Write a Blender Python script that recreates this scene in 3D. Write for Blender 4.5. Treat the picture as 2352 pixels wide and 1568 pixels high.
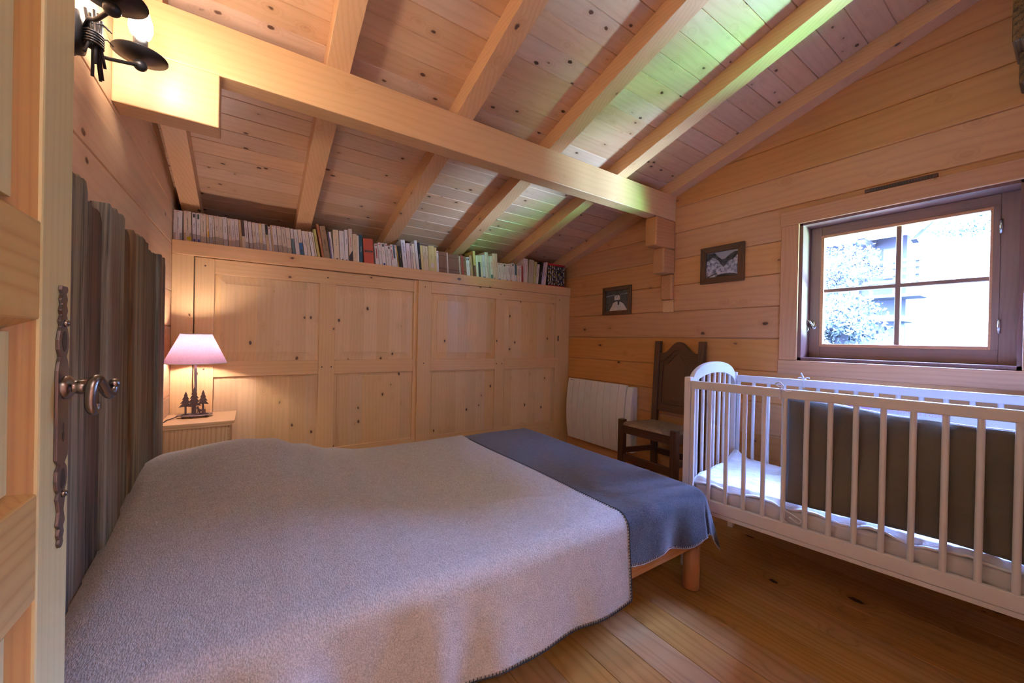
import bpy, bmesh, math, random
from mathutils import Vector, Matrix
random.seed(7)
PI = math.pi
for o in list(bpy.data.objects): bpy.data.objects.remove(o)
SC = bpy.context.scene
COL = SC.collection

# ---------------------------------------------------------------- camera, world, sun, exposure
cam = bpy.data.cameras.new('camera'); camo = bpy.data.objects.new('camera', cam); COL.objects.link(camo)
cam.sensor_fit = 'HORIZONTAL'; cam.sensor_width = 36; cam.lens = 887.576/2352*36
cam.clip_start = 0.02; cam.clip_end = 200
def cam_matrix(yaw, pitch, roll):
    fwd = Vector((math.sin(yaw)*math.cos(pitch), math.cos(yaw)*math.cos(pitch), math.sin(pitch)))
    right = Vector((math.cos(yaw), -math.sin(yaw), 0)); down = fwd.cross(right)
    r1 = math.cos(roll)*right + math.sin(roll)*down; d1 = -math.sin(roll)*right + math.cos(roll)*down
    m = Matrix.Identity(4)
    for i in range(3): m[i][0] = r1[i]; m[i][1] = -d1[i]; m[i][2] = -fwd[i]
    return m
cm = cam_matrix(math.radians(34.02968), math.radians(-.2216), math.radians(-1.17532))
cm.translation = Vector((0, 0, 1.12)); camo.matrix_world = cm
SC.camera = camo
SC.view_settings.view_transform = 'Standard'; SC.view_settings.look = 'None'
SC.view_settings.gamma = 1; SC.view_settings.use_curve_mapping = False
SC.view_settings.exposure = 0.0

w = bpy.data.worlds.new('sky'); SC.world = w; w.use_nodes = True
bg = w.node_tree.nodes['Background']; bg.inputs[0].default_value = (.24, .40, 1, 1); bg.inputs[1].default_value = 270.0

def light(name, kind, loc, energy, color, size=.1, sy=None, target=None, rot=None, spread=None):
    l = bpy.data.lights.new(name, kind); l.energy = energy; l.color = color
    if kind == 'AREA':
        l.size = size
        if sy: l.shape = 'RECTANGLE'; l.size_y = sy
        if spread: l.spread = spread
    elif kind == 'SUN': l.angle = math.radians(.6)
    else: l.shadow_soft_size = size
    o = bpy.data.objects.new(name, l); COL.objects.link(o); o.location = loc
    if target: o.rotation_euler = (Vector(target)-Vector(loc)).to_track_quat('-Z', 'Y').to_euler()
    return o
light('sun', 'SUN', (-5, -2, 12), 20, (1, .96, .9), target=(3, 2, 0))
p = light('window_daylight', 'AREA', (2.99, .555, 1.44), 1, (1, 1, 1), .66, .68, target=(0, .555, 1.44))
p.data.cycles.is_portal = True
p = light('glazed_door_daylight', 'AREA', (2.99, -.5, 1.71), 1, (1, 1, 1), .72, .62, target=(0, -.5, 1.71))
p.data.cycles.is_portal = True
# sunlit terrace and lawn outside the glazed door throw light up through it onto the ceiling
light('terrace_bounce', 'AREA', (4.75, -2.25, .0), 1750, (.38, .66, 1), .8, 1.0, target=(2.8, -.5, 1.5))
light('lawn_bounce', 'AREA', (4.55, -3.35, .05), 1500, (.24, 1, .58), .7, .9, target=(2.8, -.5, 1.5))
light('hall_fill', 'AREA', (.3, -.95, 2.2), 9.5, (1, .94, .88), .6, .5, target=(.9, 1.6, .7))  # unseen fill lamp added behind the camera to brighten the room

# ---------------------------------------------------------------- materials
def nt(name):
    m = bpy.data.materials.new(name); m.use_nodes = True
    t = m.node_tree; b = t.nodes['Principled BSDF']; return m, t, b
def N(t, typ, **kw):
    n = t.nodes.new(typ)
    for k, v in kw.items(): setattr(n, k, v)
    return n
def math_(t, op, a, b=None, clamp=False):
    n = t.nodes.new('ShaderNodeMath'); n.operation = op; n.use_clamp = clamp
    for i, x in enumerate((a, b)):
        if x is None: continue
        if isinstance(x, (int, float)): n.inputs[i].default_value = x
        else: t.links.new(x, n.inputs[i])
    return n.outputs[0]
def mix(t, f, a, b):
    n = t.nodes.new('ShaderNodeMix'); n.data_type = 'RGBA'
    for s, x in ((n.inputs[0], f), (n.inputs[6], a), (n.inputs[7], b)):
        if isinstance(x, (int, float)): s.default_value = x
        elif isinstance(x, tuple): s.default_value = (*x, 1) if len(x) == 3 else x
        else: t.links.new(x, s)
    return n.outputs[2]
def srgb(r, g, b):
    f = lambda c: (c/255/12.92 if c/255 <= .04045 else ((c/255+.055)/1.055)**2.4)
    return (f(r), f(g), f(b))
def smooth(t, v, lo, hi):
    n = t.nodes.new('ShaderNodeMapRange'); n.interpolation_type = 'SMOOTHSTEP'; n.clamp = True
    t.links.new(v, n.inputs[0]); n.inputs[1].default_value = lo; n.inputs[2].default_value = hi
    return n.outputs[0]
def plain(name, c, rough=.5, metal=0, bump=None, coat=0):
    m, t, b = nt(name)
    b.inputs['Base Color'].default_value = (*c, 1); b.inputs['Roughness'].default_value = rough
    b.inputs['Metallic'].default_value = metal
    tc = N(t, 'ShaderNodeTexCoord'); n = N(t, 'ShaderNodeTexNoise'); n.inputs['Scale'].default_value = 14
    t.links.new(tc.outputs['Object'], n.inputs['Vector'])
    t.links.new(mix(t, n.outputs['Fac'], tuple(x*.93 for x in c), tuple(min(1, x*1.06) for x in c)), b.inputs['Base Color'])
    if bump:
        n2 = N(t, 'ShaderNodeTexNoise'); n2.inputs['Scale'].default_value = bump[0]; t.links.new(tc.outputs['Object'], n2.inputs['Vector'])
        bp = N(t, 'ShaderNodeBump'); bp.inputs['Strength'].default_value = bump[1]; bp.inputs['Distance'].default_value = .002
        t.links.new(n2.outputs['Fac'], bp.inputs['Height']); t.links.new(bp.outputs[0], b.inputs['Normal'])
    return m
def wood(name, grain, light_, dark, plank=None, knots=8.5, kr=.016, kdark=(.11, .045, .02), ringf=38, ringk=.5,
         rough=.42, bump=.25, tint=.12, fib=.22, wav=5.0, streak=0.0, tone=None):
    """grain: axis index along the fibres. plank=(axis,width,offset) changes board across that axis."""
    m, t, b = nt(name); L = t.links
    tc = N(t, 'ShaderNodeTexCoord'); oi = N(t, 'ShaderNodeObjectInfo')
    v = tc.outputs['Object']
    rnd = math_(t, 'MULTIPLY', oi.outputs['Random'], 9.0)
    add = N(t, 'ShaderNodeVectorMath', operation='ADD'); L.new(v, add.inputs[0]); 
    cmb = N(t, 'ShaderNodeCombineXYZ')
    for i in range(3): L.new(rnd, cmb.inputs[i])
    L.new(cmb.outputs[0], add.inputs[1]); v2 = add.outputs[0]
    val = None
    if plank:
        sp = N(t, 'ShaderNodeSeparateXYZ'); L.new(v, sp.inputs[0])
        idx = math_(t, 'FLOOR', math_(t, 'DIVIDE', math_(t, 'SUBTRACT', sp.outputs[plank[0]], plank[2]), plank[1]))
        idx2 = math_(t, 'ADD', idx, rnd)
        wn = N(t, 'ShaderNodeTexWhiteNoise', noise_dimensions='1D'); L.new(idx2, wn.inputs['W'])
        sc = N(t, 'ShaderNodeVectorMath', operation='SCALE'); L.new(wn.outputs['Color'], sc.inputs[0]); sc.inputs['Scale'].default_value = 13
        a2 = N(t, 'ShaderNodeVectorMath', operation='ADD'); L.new(v2, a2.inputs[0]); L.new(sc.outputs[0], a2.inputs[1]); v2 = a2.outputs[0]
        val = wn.outputs['Value']
    s = N(t, 'ShaderNodeSeparateXYZ'); L.new(v2, s.inputs[0])
    ax = [0, 1, 2]; ax.remove(grain); u = s.outputs[grain]; a, c = s.outputs[ax[0]], s.outputs[ax[1]]
    def vec(su, sa):
        n = N(t, 'ShaderNodeCombineXYZ'); L.new(math_(t, 'MULTIPLY', u, su), n.inputs[0])
        L.new(math_(t, 'MULTIPLY', a, sa), n.inputs[1]); L.new(math_(t, 'MULTIPLY', c, sa), n.inputs[2]); return n.outputs[0]
    vor = N(t, 'ShaderNodeTexVoronoi'); vor.inputs['Scale'].default_value = 1.0
    L.new(vec(knots*.62, knots), vor.inputs['Vector']); d = vor.outputs['Distance']
    k = kr*knots
    wob = N(t, 'ShaderNodeTexNoise'); wob.inputs['Scale'].default_value = 1; wob.inputs['Detail'].default_value = 2; L.new(vec(60, 60), wob.inputs['Vector'])
    dk = math_(t, 'ADD', d, math_(t, 'MULTIPLY', math_(t, 'SUBTRACT', wob.outputs['Fac'], .5), k*.7))
    core = math_(t, 'SUBTRACT', 1.0, smooth(t, dk, k*.55, k*.95))
    halo = math_(t, 'SUBTRACT', 1.0, smooth(t, d, k*.6, k*3.0))
    n1 = N(t, 'ShaderNodeTexNoise'); n1.inputs['Scale'].default_value = 1; n1.inputs['Detail'].default_value = 2; L.new(vec(1.1, 6.5), n1.inputs['Vector'])
    ring = math_(t, 'ADD', math_(t, 'MULTIPLY', math_(t, 'ADD', a, c), ringf), math_(t, 'MULTIPLY', n1.outputs['Fac'], wav))
    ring = math_(t, 'ADD', ring, math_(t, 'MULTIPLY', halo, 2.2))
    rs = math_(t, 'PINGPONG', ring, .5); rs = math_(t, 'POWER', math_(t, 'MULTIPLY', rs, 2.0), 2.5)
    n2 = N(t, 'ShaderNodeTexNoise'); n2.inputs['Scale'].default_value = 1; n2.inputs['Detail'].default_value = 3; L.new(vec(5, 210), n2.inputs['Vector'])
    n3 = N(t, 'ShaderNodeTexNoise'); n3.inputs['Scale'].default_value = 1; n3.inputs['Detail'].default_value = 2; L.new(vec(1.4, 3.2), n3.inputs['Vector'])
    f = math_(t, 'MULTIPLY', rs, ringk)
    f = math_(t, 'ADD', f, math_(t, 'MULTIPLY', math_(t, 'SUBTRACT', n2.outputs['Fac'], .4), fib*2))
    f = math_(t, 'ADD', f, math_(t, 'MULTIPLY', math_(t, 'SUBTRACT', n3.outputs['Fac'], .45), .55))
    if streak:
        n4 = N(t, 'ShaderNodeTexNoise'); n4.inputs['Scale'].default_value = 1; n4.inputs['Detail'].default_value = 7; n4.inputs['Roughness'].default_value = .72; L.new(vec(1.1, 30), n4.inputs['Vector'])
        f = math_(t, 'ADD', f, math_(t, 'MULTIPLY', math_(t, 'SUBTRACT', n4.outputs['Fac'], .5), streak))
    f = math_(t, 'ADD', f, math_(t, 'MULTIPLY', halo, .3), clamp=True)
    if tone:
        n5 = N(t, 'ShaderNodeTexNoise'); n5.inputs['Scale'].default_value = 1; n5.inputs['Detail'].default_value = 3; L.new(vec(.8, 11), n5.inputs['Vector'])
        light_ = mix(t, smooth(t, n5.outputs['Fac'], .42, .62), light_, tone)
    colr = mix(t, f, light_, dark)
    if val is not None:
        hs = N(t, 'ShaderNodeHueSaturation'); L.new(colr, hs.inputs['Color'])
        mr = N(t, 'ShaderNodeMapRange'); L.new(val, mr.inputs[0]); mr.inputs[3].default_value = 1-tint; mr.inputs[4].default_value = 1+tint
        L.new(mr.outputs[0], hs.inputs['Value'])
        sp2 = N(t, 'ShaderNodeSeparateColor'); L.new(wn.outputs['Color'], sp2.inputs[0])
        mr2 = N(t, 'ShaderNodeMapRange'); L.new(sp2.outputs[1], mr2.inputs[0]); mr2.inputs[3].default_value = 1-tint*1.3; mr2.inputs[4].default_value = 1+tint*.9
        L.new(mr2.outputs[0], hs.inputs['Saturation']); colr = hs.outputs[0]
    colr = mix(t, core, colr, kdark)
    L.new(colr, b.inputs['Base Color']); b.inputs['Roughness'].default_value = rough
    bp = N(t, 'ShaderNodeBump'); bp.inputs['Strength'].default_value = bump; bp.inputs['Distance'].default_value = .0015
    L.new(math_(t, 'SUBTRACT', n2.outputs['Fac'], math_(t, 'MULTIPLY', core, .5)), bp.inputs['Height']); L.new(bp.outputs[0], b.inputs['Normal'])
    return m

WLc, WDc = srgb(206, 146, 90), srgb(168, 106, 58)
wall_kw = dict(ringf=22, ringk=.26, knots=7.0, kr=.013, tint=.07, rough=.38, fib=.16, wav=3.5)
M = {}
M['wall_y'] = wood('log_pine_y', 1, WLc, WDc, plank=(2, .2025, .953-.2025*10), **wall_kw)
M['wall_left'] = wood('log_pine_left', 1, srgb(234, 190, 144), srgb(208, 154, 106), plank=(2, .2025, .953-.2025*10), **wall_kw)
M['wall_x'] = wood('log_pine_x', 0, WLc, WDc, plank=(2, .2025, .953-.2025*10), **wall_kw)
M['corbel'] = wood('corbel_pine', 0, srgb(200, 140, 88), srgb(160, 98, 54), knots=5, kr=.01, ringf=40, ringk=.35)
M['ceil'] = wood('ceiling_pine', 0, srgb(222, 182, 146), srgb(192, 144, 106), plank=(1, .105, .643-.105*20), knots=13.5, kr=.0105, tint=.09, rough=.34, ringf=40, ringk=.25, wav=4)
M['beam_x'] = wood('beam_pine_x', 0, srgb(228, 182, 130), srgb(202, 148, 96), knots=6, kr=.014, ringf=30, ringk=.22, wav=3)
M['beam_y'] = wood('beam_pine_y', 1, srgb(226, 178, 130), srgb(198, 142, 94), knots=8.5, kr=.013, ringf=50, ringk=.3, wav=3)
M['ward_v'] = wood('panel_pine_z', 2, srgb(232, 194, 142), srgb(210, 166, 110), plank=(0, .094, -3), knots=10.5, kr=.0105, tint=.075, ringf=42, ringk=.28, rough=.4, wav=3.5)
M['ward_sv'] = wood('stile_pine_z', 2, srgb(232, 192, 138), srgb(210, 164, 106), knots=9, kr=.008, ringf=50, ringk=.25, rough=.4, wav=2.5)
M['ward_sx'] = wood('rail_pine_x', 0, srgb(232, 190, 136), srgb(206, 158, 102), knots=9, kr=.009, ringf=40, ringk=.28, rough=.4, wav=2.5)
M['floor'] = wood('floor_pine_y', 1, srgb(192, 144, 86), srgb(144, 100, 54), plank=(0, .142, .03-.142*40), knots=6.0, kr=.021, tint=.075, rough=.26, ringf=30, ringk=.4, kdark=(.03, .012, .008), wav=5)
M['night'] = wood('nightstand_pine', 0, srgb(228, 192, 144), srgb(190, 138, 84), knots=3, kr=.006, ringf=60, ringk=.6)
M['night_z'] = wood('nightstand_pine_upright', 2, srgb(228, 192, 144), srgb(190, 138, 84), knots=3, kr=.006, ringf=60, ringk=.6)
M['window_y'] = wood('window_pine_y', 1, srgb(200, 144, 98), srgb(166, 108, 68), knots=5, kr=.01, ringf=50, ringk=.3)
M['window_z'] = wood('window_pine_z', 2, srgb(200, 144, 98), srgb(166, 108, 68), knots=5, kr=.01, ringf=50, ringk=.3)
M['sash_y'] = wood('sash_wood_y', 1, srgb(138, 106, 86), srgb(108, 82, 66), knots=5, kr=.012, ringf=60, ringk=.25)
M['sash_z'] = wood('sash_wood_z', 2, srgb(138, 106, 86), srgb(108, 82, 66), knots=5, kr=.012, ringf=60, ringk=.25)
M['door_z'] = wood('door_pine_z', 2, srgb(212, 200, 142), srgb(192, 172, 112), knots=3, kr=.008, ringf=60, ringk=.3, rough=.33, wav=2.5)
M['door_y'] = wood('door_pine_y', 1, srgb(204, 170, 104), srgb(172, 126, 66), knots=2, kr=.006, ringf=46, ringk=.6, rough=.33, wav=7)
M['door_bevel'] = wood('door_moulding_pine', 2, srgb(192, 144, 78), srgb(166, 112, 54), knots=2, kr=.004, ringf=60, rough=.35, wav=2)
M['oldwood'] = wood('weathered_barn_wood', 2, srgb(128, 120, 98), srgb(17, 13, 10), plank=(1, .15, -3), knots=4.0, kr=.012, ringf=30, ringk=.15, fib=1.1, tint=.28, rough=.6, bump=1.0, wav=2, streak=3.6, tone=srgb(100, 70, 44))
M['oldwood_x'] = wood('weathered_corbel_wood', 0, srgb(130, 98, 60), srgb(40, 24, 12), knots=3.0, kr=.014, ringf=30, ringk=.5, fib=.9, rough=.6, bump=1.0, wav=2, streak=2.0)
M['reveal'] = wood('window_reveal_wood', 2, srgb(120, 84, 74), srgb(96, 66, 58), knots=3, kr=.006, ringf=60, ringk=.3)
M['chair'] = wood('dark_walnut_z', 2, srgb(92, 58, 36), srgb(42, 23, 13), knots=1, kr=.002, ringf=60, ringk=.6, rough=.3)
M['chair_h'] = wood('dark_walnut_y', 1, srgb(90, 56, 34), srgb(40, 22, 12), knots=1, kr=.002, ringf=60, ringk=.6, rough=.3)
M['frame_y'] = wood('dark_frame_y', 1, srgb(104, 66, 42), srgb(36, 21, 13), knots=1, kr=.002, ringf=120, ringk=.7, fib=.6, rough=.3)
M['frame_z'] = wood('dark_frame_z', 2, srgb(104, 66, 42), srgb(36, 21, 13), knots=1, kr=.002, ringf=120, ringk=.7, fib=.6, rough=.3)
M['bedwood'] = wood('bed_pine_x', 0, srgb(202, 150, 104), srgb(174, 116, 72), knots=4, kr=.01, rough=.35)
M['bedleg'] = wood('bed_pine_z', 2, srgb(202, 150, 104), srgb(174, 116, 72), knots=1, kr=.003, rough=.35)
M['iron'] = plain('wrought_iron', (.035, .033, .036), .42, .7, (60, .3))
M['pewter'] = plain('aged_pewter', (.20, .175, .16), .27, .95, (50, .15))
M['plate'] = plain('lock_plate_bronze', (.16, .13, .13), .34, .8, (50, .15))
M['chrome'] = plain('brushed_chrome', (.55, .55, .58), .2, 1.0)
M['steel'] = plain('lamp_steel', (.36, .33, .34), .35, .85, (80, .2))
M['darksteel'] = plain('tree_silhouette_steel', (.11, .085, .085), .45, .6)
M['white'] = plain('white_lacquer', (.80, .78, .78), .32)
M['radiator'] = plain('radiator_enamel', (.84, .80, .78), .35)
M['radiator_grey'] = plain('radiator_side_plastic', (.62, .63, .70), .4)
M['gap'] = plain('dark_gap', (.02, .016, .014), .8)
M['black'] = plain('black_plastic', (.02, .02, .022), .45)
M['ventbrown'] = plain('vent_brown_plastic', (.10, .035, .022), .45)
M['red'] = plain('red_plastic', (.6, .02, .03), .4)
M['cotton'] = plain('white_cotton', (.82, .82, .84), .85, 0, (160, .4))
M['mattress'] = plain('cream_mattress_cloth', (.66, .63, .61), .85, 0, (200, .4))
M['bumper'] = plain('olive_grey_cotton', (.125, .112, .085), .85, 0, (240, .4))
M['pinkflower'] = plain('pink_applique', (.70, .42, .66), .8)
M['ink'] = plain('grey_embroidery', (.18, .17, .2), .8)
M['pinkink'] = plain('pink_embroidery', (.72, .45, .56), .8)

def fabric(name, c1, c2, scale=230, bump=.6, sheen=.25):
    m, t, b = nt(name); L = t.links
    tc = N(t, 'ShaderNodeTexCoord')
    mp = N(t, 'ShaderNodeMapping'); mp.inputs['Scale'].default_value = (1, .45, .8); L.new(tc.outputs['Object'], mp.inputs[0])
    a = N(t, 'ShaderNodeTexNoise'); a.inputs['Scale'].default_value = scale; a.inputs['Detail'].default_value = 3; L.new(mp.outputs[0], a.inputs['Vector'])
    c = N(t, 'ShaderNodeTexNoise'); c.inputs['Scale'].default_value = 34; L.new(tc.outputs['Object'], c.inputs['Vector'])
    f = math_(t, 'ADD', math_(t, 'MULTIPLY', math_(t, 'SUBTRACT', a.outputs['Fac'], .5), 2.6), .5, clamp=True)
    f = math_(t, 'ADD', f, math_(t, 'MULTIPLY', math_(t, 'SUBTRACT', c.outputs['Fac'], .5), .5), clamp=True)
    L.new(mix(t, f, c1, c2), b.inputs['Base Color']); b.inputs['Roughness'].default_value = .95
    b.inputs['Sheen Weight'].default_value = sheen; b.inputs['Sheen Roughness'].default_value = .5
    bp = N(t, 'ShaderNodeBump'); bp.inputs['Strength'].default_value = bump; bp.inputs['Distance'].default_value = .003
    L.new(a.outputs['Fac'], bp.inputs['Height']); L.new(bp.outputs[0], b.inputs['Normal'])
    return m
M['wool'] = fabric('oatmeal_wool', (.37, .355, .345), (.64, .62, .60), 300)
M['wool_dark'] = fabric('charcoal_wool', (.012, .013, .022), (.078, .083, .115), 330)
M['stitch_dark'] = plain('dark_wool_yarn', (.03, .03, .04), .9)
M['stitch_light'] = plain('light_wool_yarn', (.42, .38, .38), .9)
M['leaf'] = plain('leaf_green', (.018, .030, .016), .6)
M['leaf2'] = plain('leaf_blue_green', (.014, .020, .016), .6)
M['grass'] = plain('meadow', (.035, .045, .03), .9)
M['chalet'] = plain('grey_chalet_boards', (.012, .011, .012), .8)
M['chalet_light'] = plain('pale_chalet_render', (.05, .045, .04), .8)
M['roofslab'] = plain('pale_roof_slates', (.2, .2, .205), .8)

def straw():
    m, t, b = nt('woven_rush'); L = t.links
    tc = N(t, 'ShaderNodeTexCoord'); s = N(t, 'ShaderNodeSeparateXYZ'); L.new(tc.outputs['Object'], s.inputs[0])
    X, Y = math_(t, 'SUBTRACT', s.outputs[0], .0), math_(t, 'SUBTRACT', s.outputs[1], .0)
    aX, aY = math_(t, 'ABSOLUTE', X), math_(t, 'ABSOLUTE', Y)
    side = math_(t, 'GREATER_THAN', aX, aY)
    co = math_(t, 'ADD', math_(t, 'MULTIPLY', side, aX), math_(t, 'MULTIPLY', math_(t, 'SUBTRACT', 1, side), aY))
    n = N(t, 'ShaderNodeTexNoise'); n.inputs['Scale'].default_value = 60; L.new(tc.outputs['Object'], n.inputs['Vector'])
    h = math_(t, 'PINGPONG', math_(t, 'ADD', math_(t, 'MULTIPLY', co, 130), n.outputs['Fac']), .5)
    h = math_(t, 'MULTIPLY', h, 2)
    L.new(mix(t, math_(t, 'MULTIPLY', h, n.outputs['Fac']), srgb(130, 96, 66), srgb(224, 190, 146)), b.inputs['Base Color']); b.inputs['Roughness'].default_value = .7
    bp = N(t, 'ShaderNodeBump'); bp.inputs['Strength'].default_value = 1; bp.inputs['Distance'].default_value = .004
    L.new(h, bp.inputs['Height']); L.new(bp.outputs[0], b.inputs['Normal']); return m
M['straw'] = straw()
def glass():
    m = bpy.data.materials.new('window_glass'); m.use_nodes = True; t = m.node_tree; t.nodes.clear()
    o = N(t, 'ShaderNodeOutputMaterial'); a = N(t, 'ShaderNodeBsdfTransparent'); g = N(t, 'ShaderNodeBsdfGlossy'); g.inputs['Roughness'].default_value = .01
    mx = N(t, 'ShaderNodeMixShader'); mx.inputs[0].default_value = .06
    t.links.new(a.outputs[0], mx.inputs[1]); t.links.new(g.outputs[0], mx.inputs[2]); t.links.new(mx.outputs[0], o.inputs[0]); return m
M['glass'] = glass()
def emis(name, c, s):
    m = bpy.data.materials.new(name); m.use_nodes = True; t = m.node_tree; t.nodes.clear()
    o = N(t, 'ShaderNodeOutputMaterial'); e = N(t, 'ShaderNodeEmission'); e.inputs[0].default_value = (*c, 1); e.inputs[1].default_value = s
    t.links.new(e.outputs[0], o.inputs[0]); return m
M['bulb'] = emis('lit_candle_bulb', (1, .88, .76), 95)
M['bulb_far'] = emis('lit_candle_bulb_upper', (1, .88, .76), 250)
M['bulb2'] = emis('lit_bedside_bulb', (1, .82, .76), 620)
def shade():
    m = bpy.data.materials.new('pink_fabric_shade'); m.use_nodes = True; t = m.node_tree; t.nodes.clear(); L = t.links
    o = N(t, 'ShaderNodeOutputMaterial'); a = N(t, 'ShaderNodeBsdfDiffuse'); g = N(t, 'ShaderNodeBsdfTranslucent')
    tc = N(t, 'ShaderNodeTexCoord'); n = N(t, 'ShaderNodeTexNoise'); n.inputs['Scale'].default_value = 150; n.inputs['Detail'].default_value = 3; L.new(tc.outputs['Object'], n.inputs['Vector'])
    c = mix(t, n.outputs['Fac'], (.78, .40, .60), (.95, .62, .80))
    L.new(c, a.inputs[0]); L.new(c, g.inputs[0])
    mx = N(t, 'ShaderNodeMixShader'); mx.inputs[0].default_value = .055
    L.new(a.outputs[0], mx.inputs[1]); L.new(g.outputs[0], mx.inputs[2]); L.new(mx.outputs[0], o.inputs[0]); return m
M['shade'] = shade()
_pc = {}
def paint(c, rough=.5):
    k = (c, rough)
    if k not in _pc: _pc[k] = plain('ink_%02x%02x%02x' % tuple(int(x) for x in c), srgb(*c), rough)
    return _pc[k]

# ---------------------------------------------------------------- mesh helpers
class MB:
    def __init__(s, xf=None): s.v = []; s.f = []; s.m = []; s.sm = []; s.xf = xf; s.mi = 0; s.smooth = False
    def add(s, vs, fs, smooth=None):
        b = len(s.v)
        for q in vs:
            q = Vector(q)
            if s.xf: q = s.xf @ q
            s.v.append(q)
        for f in fs: s.f.append([b+i for i in f]); s.m.append(s.mi); s.sm.append(s.smooth if smooth is None else smooth)
        return s
    def box(s, x0, y0, z0, x1, y1, z1):
        x0, x1 = sorted((x0, x1)); y0, y1 = sorted((y0, y1)); z0, z1 = sorted((z0, z1))
        return s.add([(x0,y0,z0),(x1,y0,z0),(x1,y1,z0),(x0,y1,z0),(x0,y0,z1),(x1,y0,z1),(x1,y1,z1),(x0,y1,z1)],
                     [(0,3,2,1),(4,5,6,7),(0,1,5,4),(1,2,6,5),(2,3,7,6),(3,0,4,7)])
    def prism(s, poly, ax, lo, hi, smooth=False):
        """poly in the two other axes (in order), extruded along axis ax"""
        o = [0, 1, 2]; o.remove(ax); n = len(poly)
        def P(p, h):
            q = [0, 0, 0]; q[ax] = h; q[o[0]] = p[0]; q[o[1]] = p[1]; return tuple(q)
        ar = sum(poly[i][0]*poly[(i+1) % n][1]-poly[(i+1) % n][0]*poly[i][1] for i in range(n))
        flip = (ar < 0) != (ax == 1)
        pl = poly[::-1] if flip else poly
        vs = [P(p, lo) for p in pl]+[P(p, hi) for p in pl]
        b = len(s.v)
        s.add(vs, [tuple(range(n))[::-1], tuple(range(n, 2*n))], False)
        s.f_ext(b, n, smooth); return s
    def f_ext(s, b, n, smooth):
        for i in range(n):
            j = (i+1) % n; s.f.append([b+i, b+j, b+n+j, b+n+i]); s.m.append(s.mi); s.sm.append(smooth)
    def tube(s, pts, r, seg=8, caps=True):
        pts = [Vector(p) for p in pts]; n = len(pts)
        rr = r if isinstance(r, (list, tuple)) else [r]*n
        t0 = (pts[1]-pts[0]).normalized(); up = Vector((0, 0, 1)) if abs(t0.z) < .9 else Vector((1, 0, 0))
        nrm = t0.cross(up).normalized(); vs = []
        for i, p in enumerate(pts):
            t = (pts[min(i+1, n-1)]-pts[max(i-1, 0)]).normalized()
            nrm = (nrm-t*nrm.dot(t)).normalized(); bn = t.cross(nrm)
            for k in range(seg):
                a = 2*PI*k/seg; vs.append(p+(nrm*math.cos(a)+bn*math.sin(a))*rr[i])
        fs = [(i*seg+k, i*seg+(k+1) % seg, (i+1)*seg+(k+1) % seg, (i+1)*seg+k) for i in range(n-1) for k in range(seg)]
        s.add(vs, fs, True)
        if caps: 
            b = len(s.v)-len(vs)
            s.f.append([b+k for k in range(seg)][::-1]); s.m.append(s.mi); s.sm.append(False)
            s.f.append([b+(n-1)*seg+k for k in range(seg)]); s.m.append(s.mi); s.sm.append(False)
        return s
    def lathe(s, prof, c, seg=24, axis='z', smooth=True):
        c = Vector(c); vs = []
        for r, h in prof:
            for k in range(seg):
                a = 2*PI*k/seg
                if axis == 'z': vs.append(c+Vector((r*math.cos(a), r*math.sin(a), h)))
                elif axis == 'x': vs.append(c+Vector((h, r*math.cos(a), r*math.sin(a))))
                else: vs.append(c+Vector((r*math.sin(a), h, r*math.cos(a))))
        fs = [(i*seg+k, i*seg+(k+1) % seg, (i+1)*seg+(k+1) % seg, (i+1)*seg+k) for i in range(len(prof)-1) for k in range(seg)]
        return s.add(vs, fs, smooth)
    def ball(s, c, r, seg=14, rings=9, sc=(1, 1, 1)):
        c = Vector(c); vs = []
        for i in range(rings+1):
            th = PI*i/rings
            for k in range(seg):
                a = 2*PI*k/seg; vs.append(c+Vector((r*sc[0]*math.sin(th)*math.cos(a), r*sc[1]*math.sin(th)*math.sin(a), r*sc[2]*math.cos(th))))
        fs = [(i*seg+k, (i+1)*seg+k, (i+1)*seg+(k+1) % seg, i*seg+(k+1) % seg) for i in range(rings) for k in range(seg)]
        return s.add(vs, fs, True)
    def grid(s, rows, closed=False, smooth=True):
        n = len(rows[0]); vs = [p for r in rows for p in r]
        fs = [(i*n+j, i*n+j+1, (i+1)*n+j+1, (i+1)*n+j) for i in range(len(rows)-1) for j in range(n-1)]
        return s.add(vs, fs, smooth)
    def build(s, name, mat, parent=None, loc=None, bevel=0, solid=0, sub=0, seg=2):
        me = bpy.data.meshes.new(name)
        if parent is not None: L0 = parent['_o'] if '_o' in parent else (0, 0, 0)
        base = Vector(ORG[parent.name]) if parent is not None else Vector(loc or (0, 0, 0))
        me.from_pydata([tuple(q-base) for q in s.v], [], s.f)
        mats = mat if isinstance(mat, (list, tuple)) else [mat]
        for m in mats: me.materials.append(m)
        for i, pf in enumerate(me.polygons): pf.material_index = s.m[i]; pf.use_smooth = s.sm[i]
        me.update()
        bm = bmesh.new(); bm.from_mesh(me); bmesh.ops.remove_doubles(bm, verts=bm.verts, dist=1e-6)
        if not s.nonman if hasattr(s, 'nonman') else True: bmesh.ops.recalc_face_normals(bm, faces=bm.faces)
        bm.to_mesh(me); bm.free()
        o = bpy.data.objects.new(name, me); COL.objects.link(o)
        if parent is not None: o.parent = parent; ORG[o.name] = tuple(base)
        else: o.location = base; ORG[o.name] = tuple(base)
        if bevel:
            b = o.modifiers.new('bevel', 'BEVEL'); b.width = bevel; b.segments = seg; b.limit_method = 'ANGLE'; b.angle_limit = math.radians(40)
        if solid:
            b = o.modifiers.new('solid', 'SOLIDIFY'); b.thickness = solid; b.offset = 0
        if sub:
            b = o.modifiers.new('sub', 'SUBSURF'); b.levels = sub; b.render_levels = sub
        return o
ORG = {}
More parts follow.
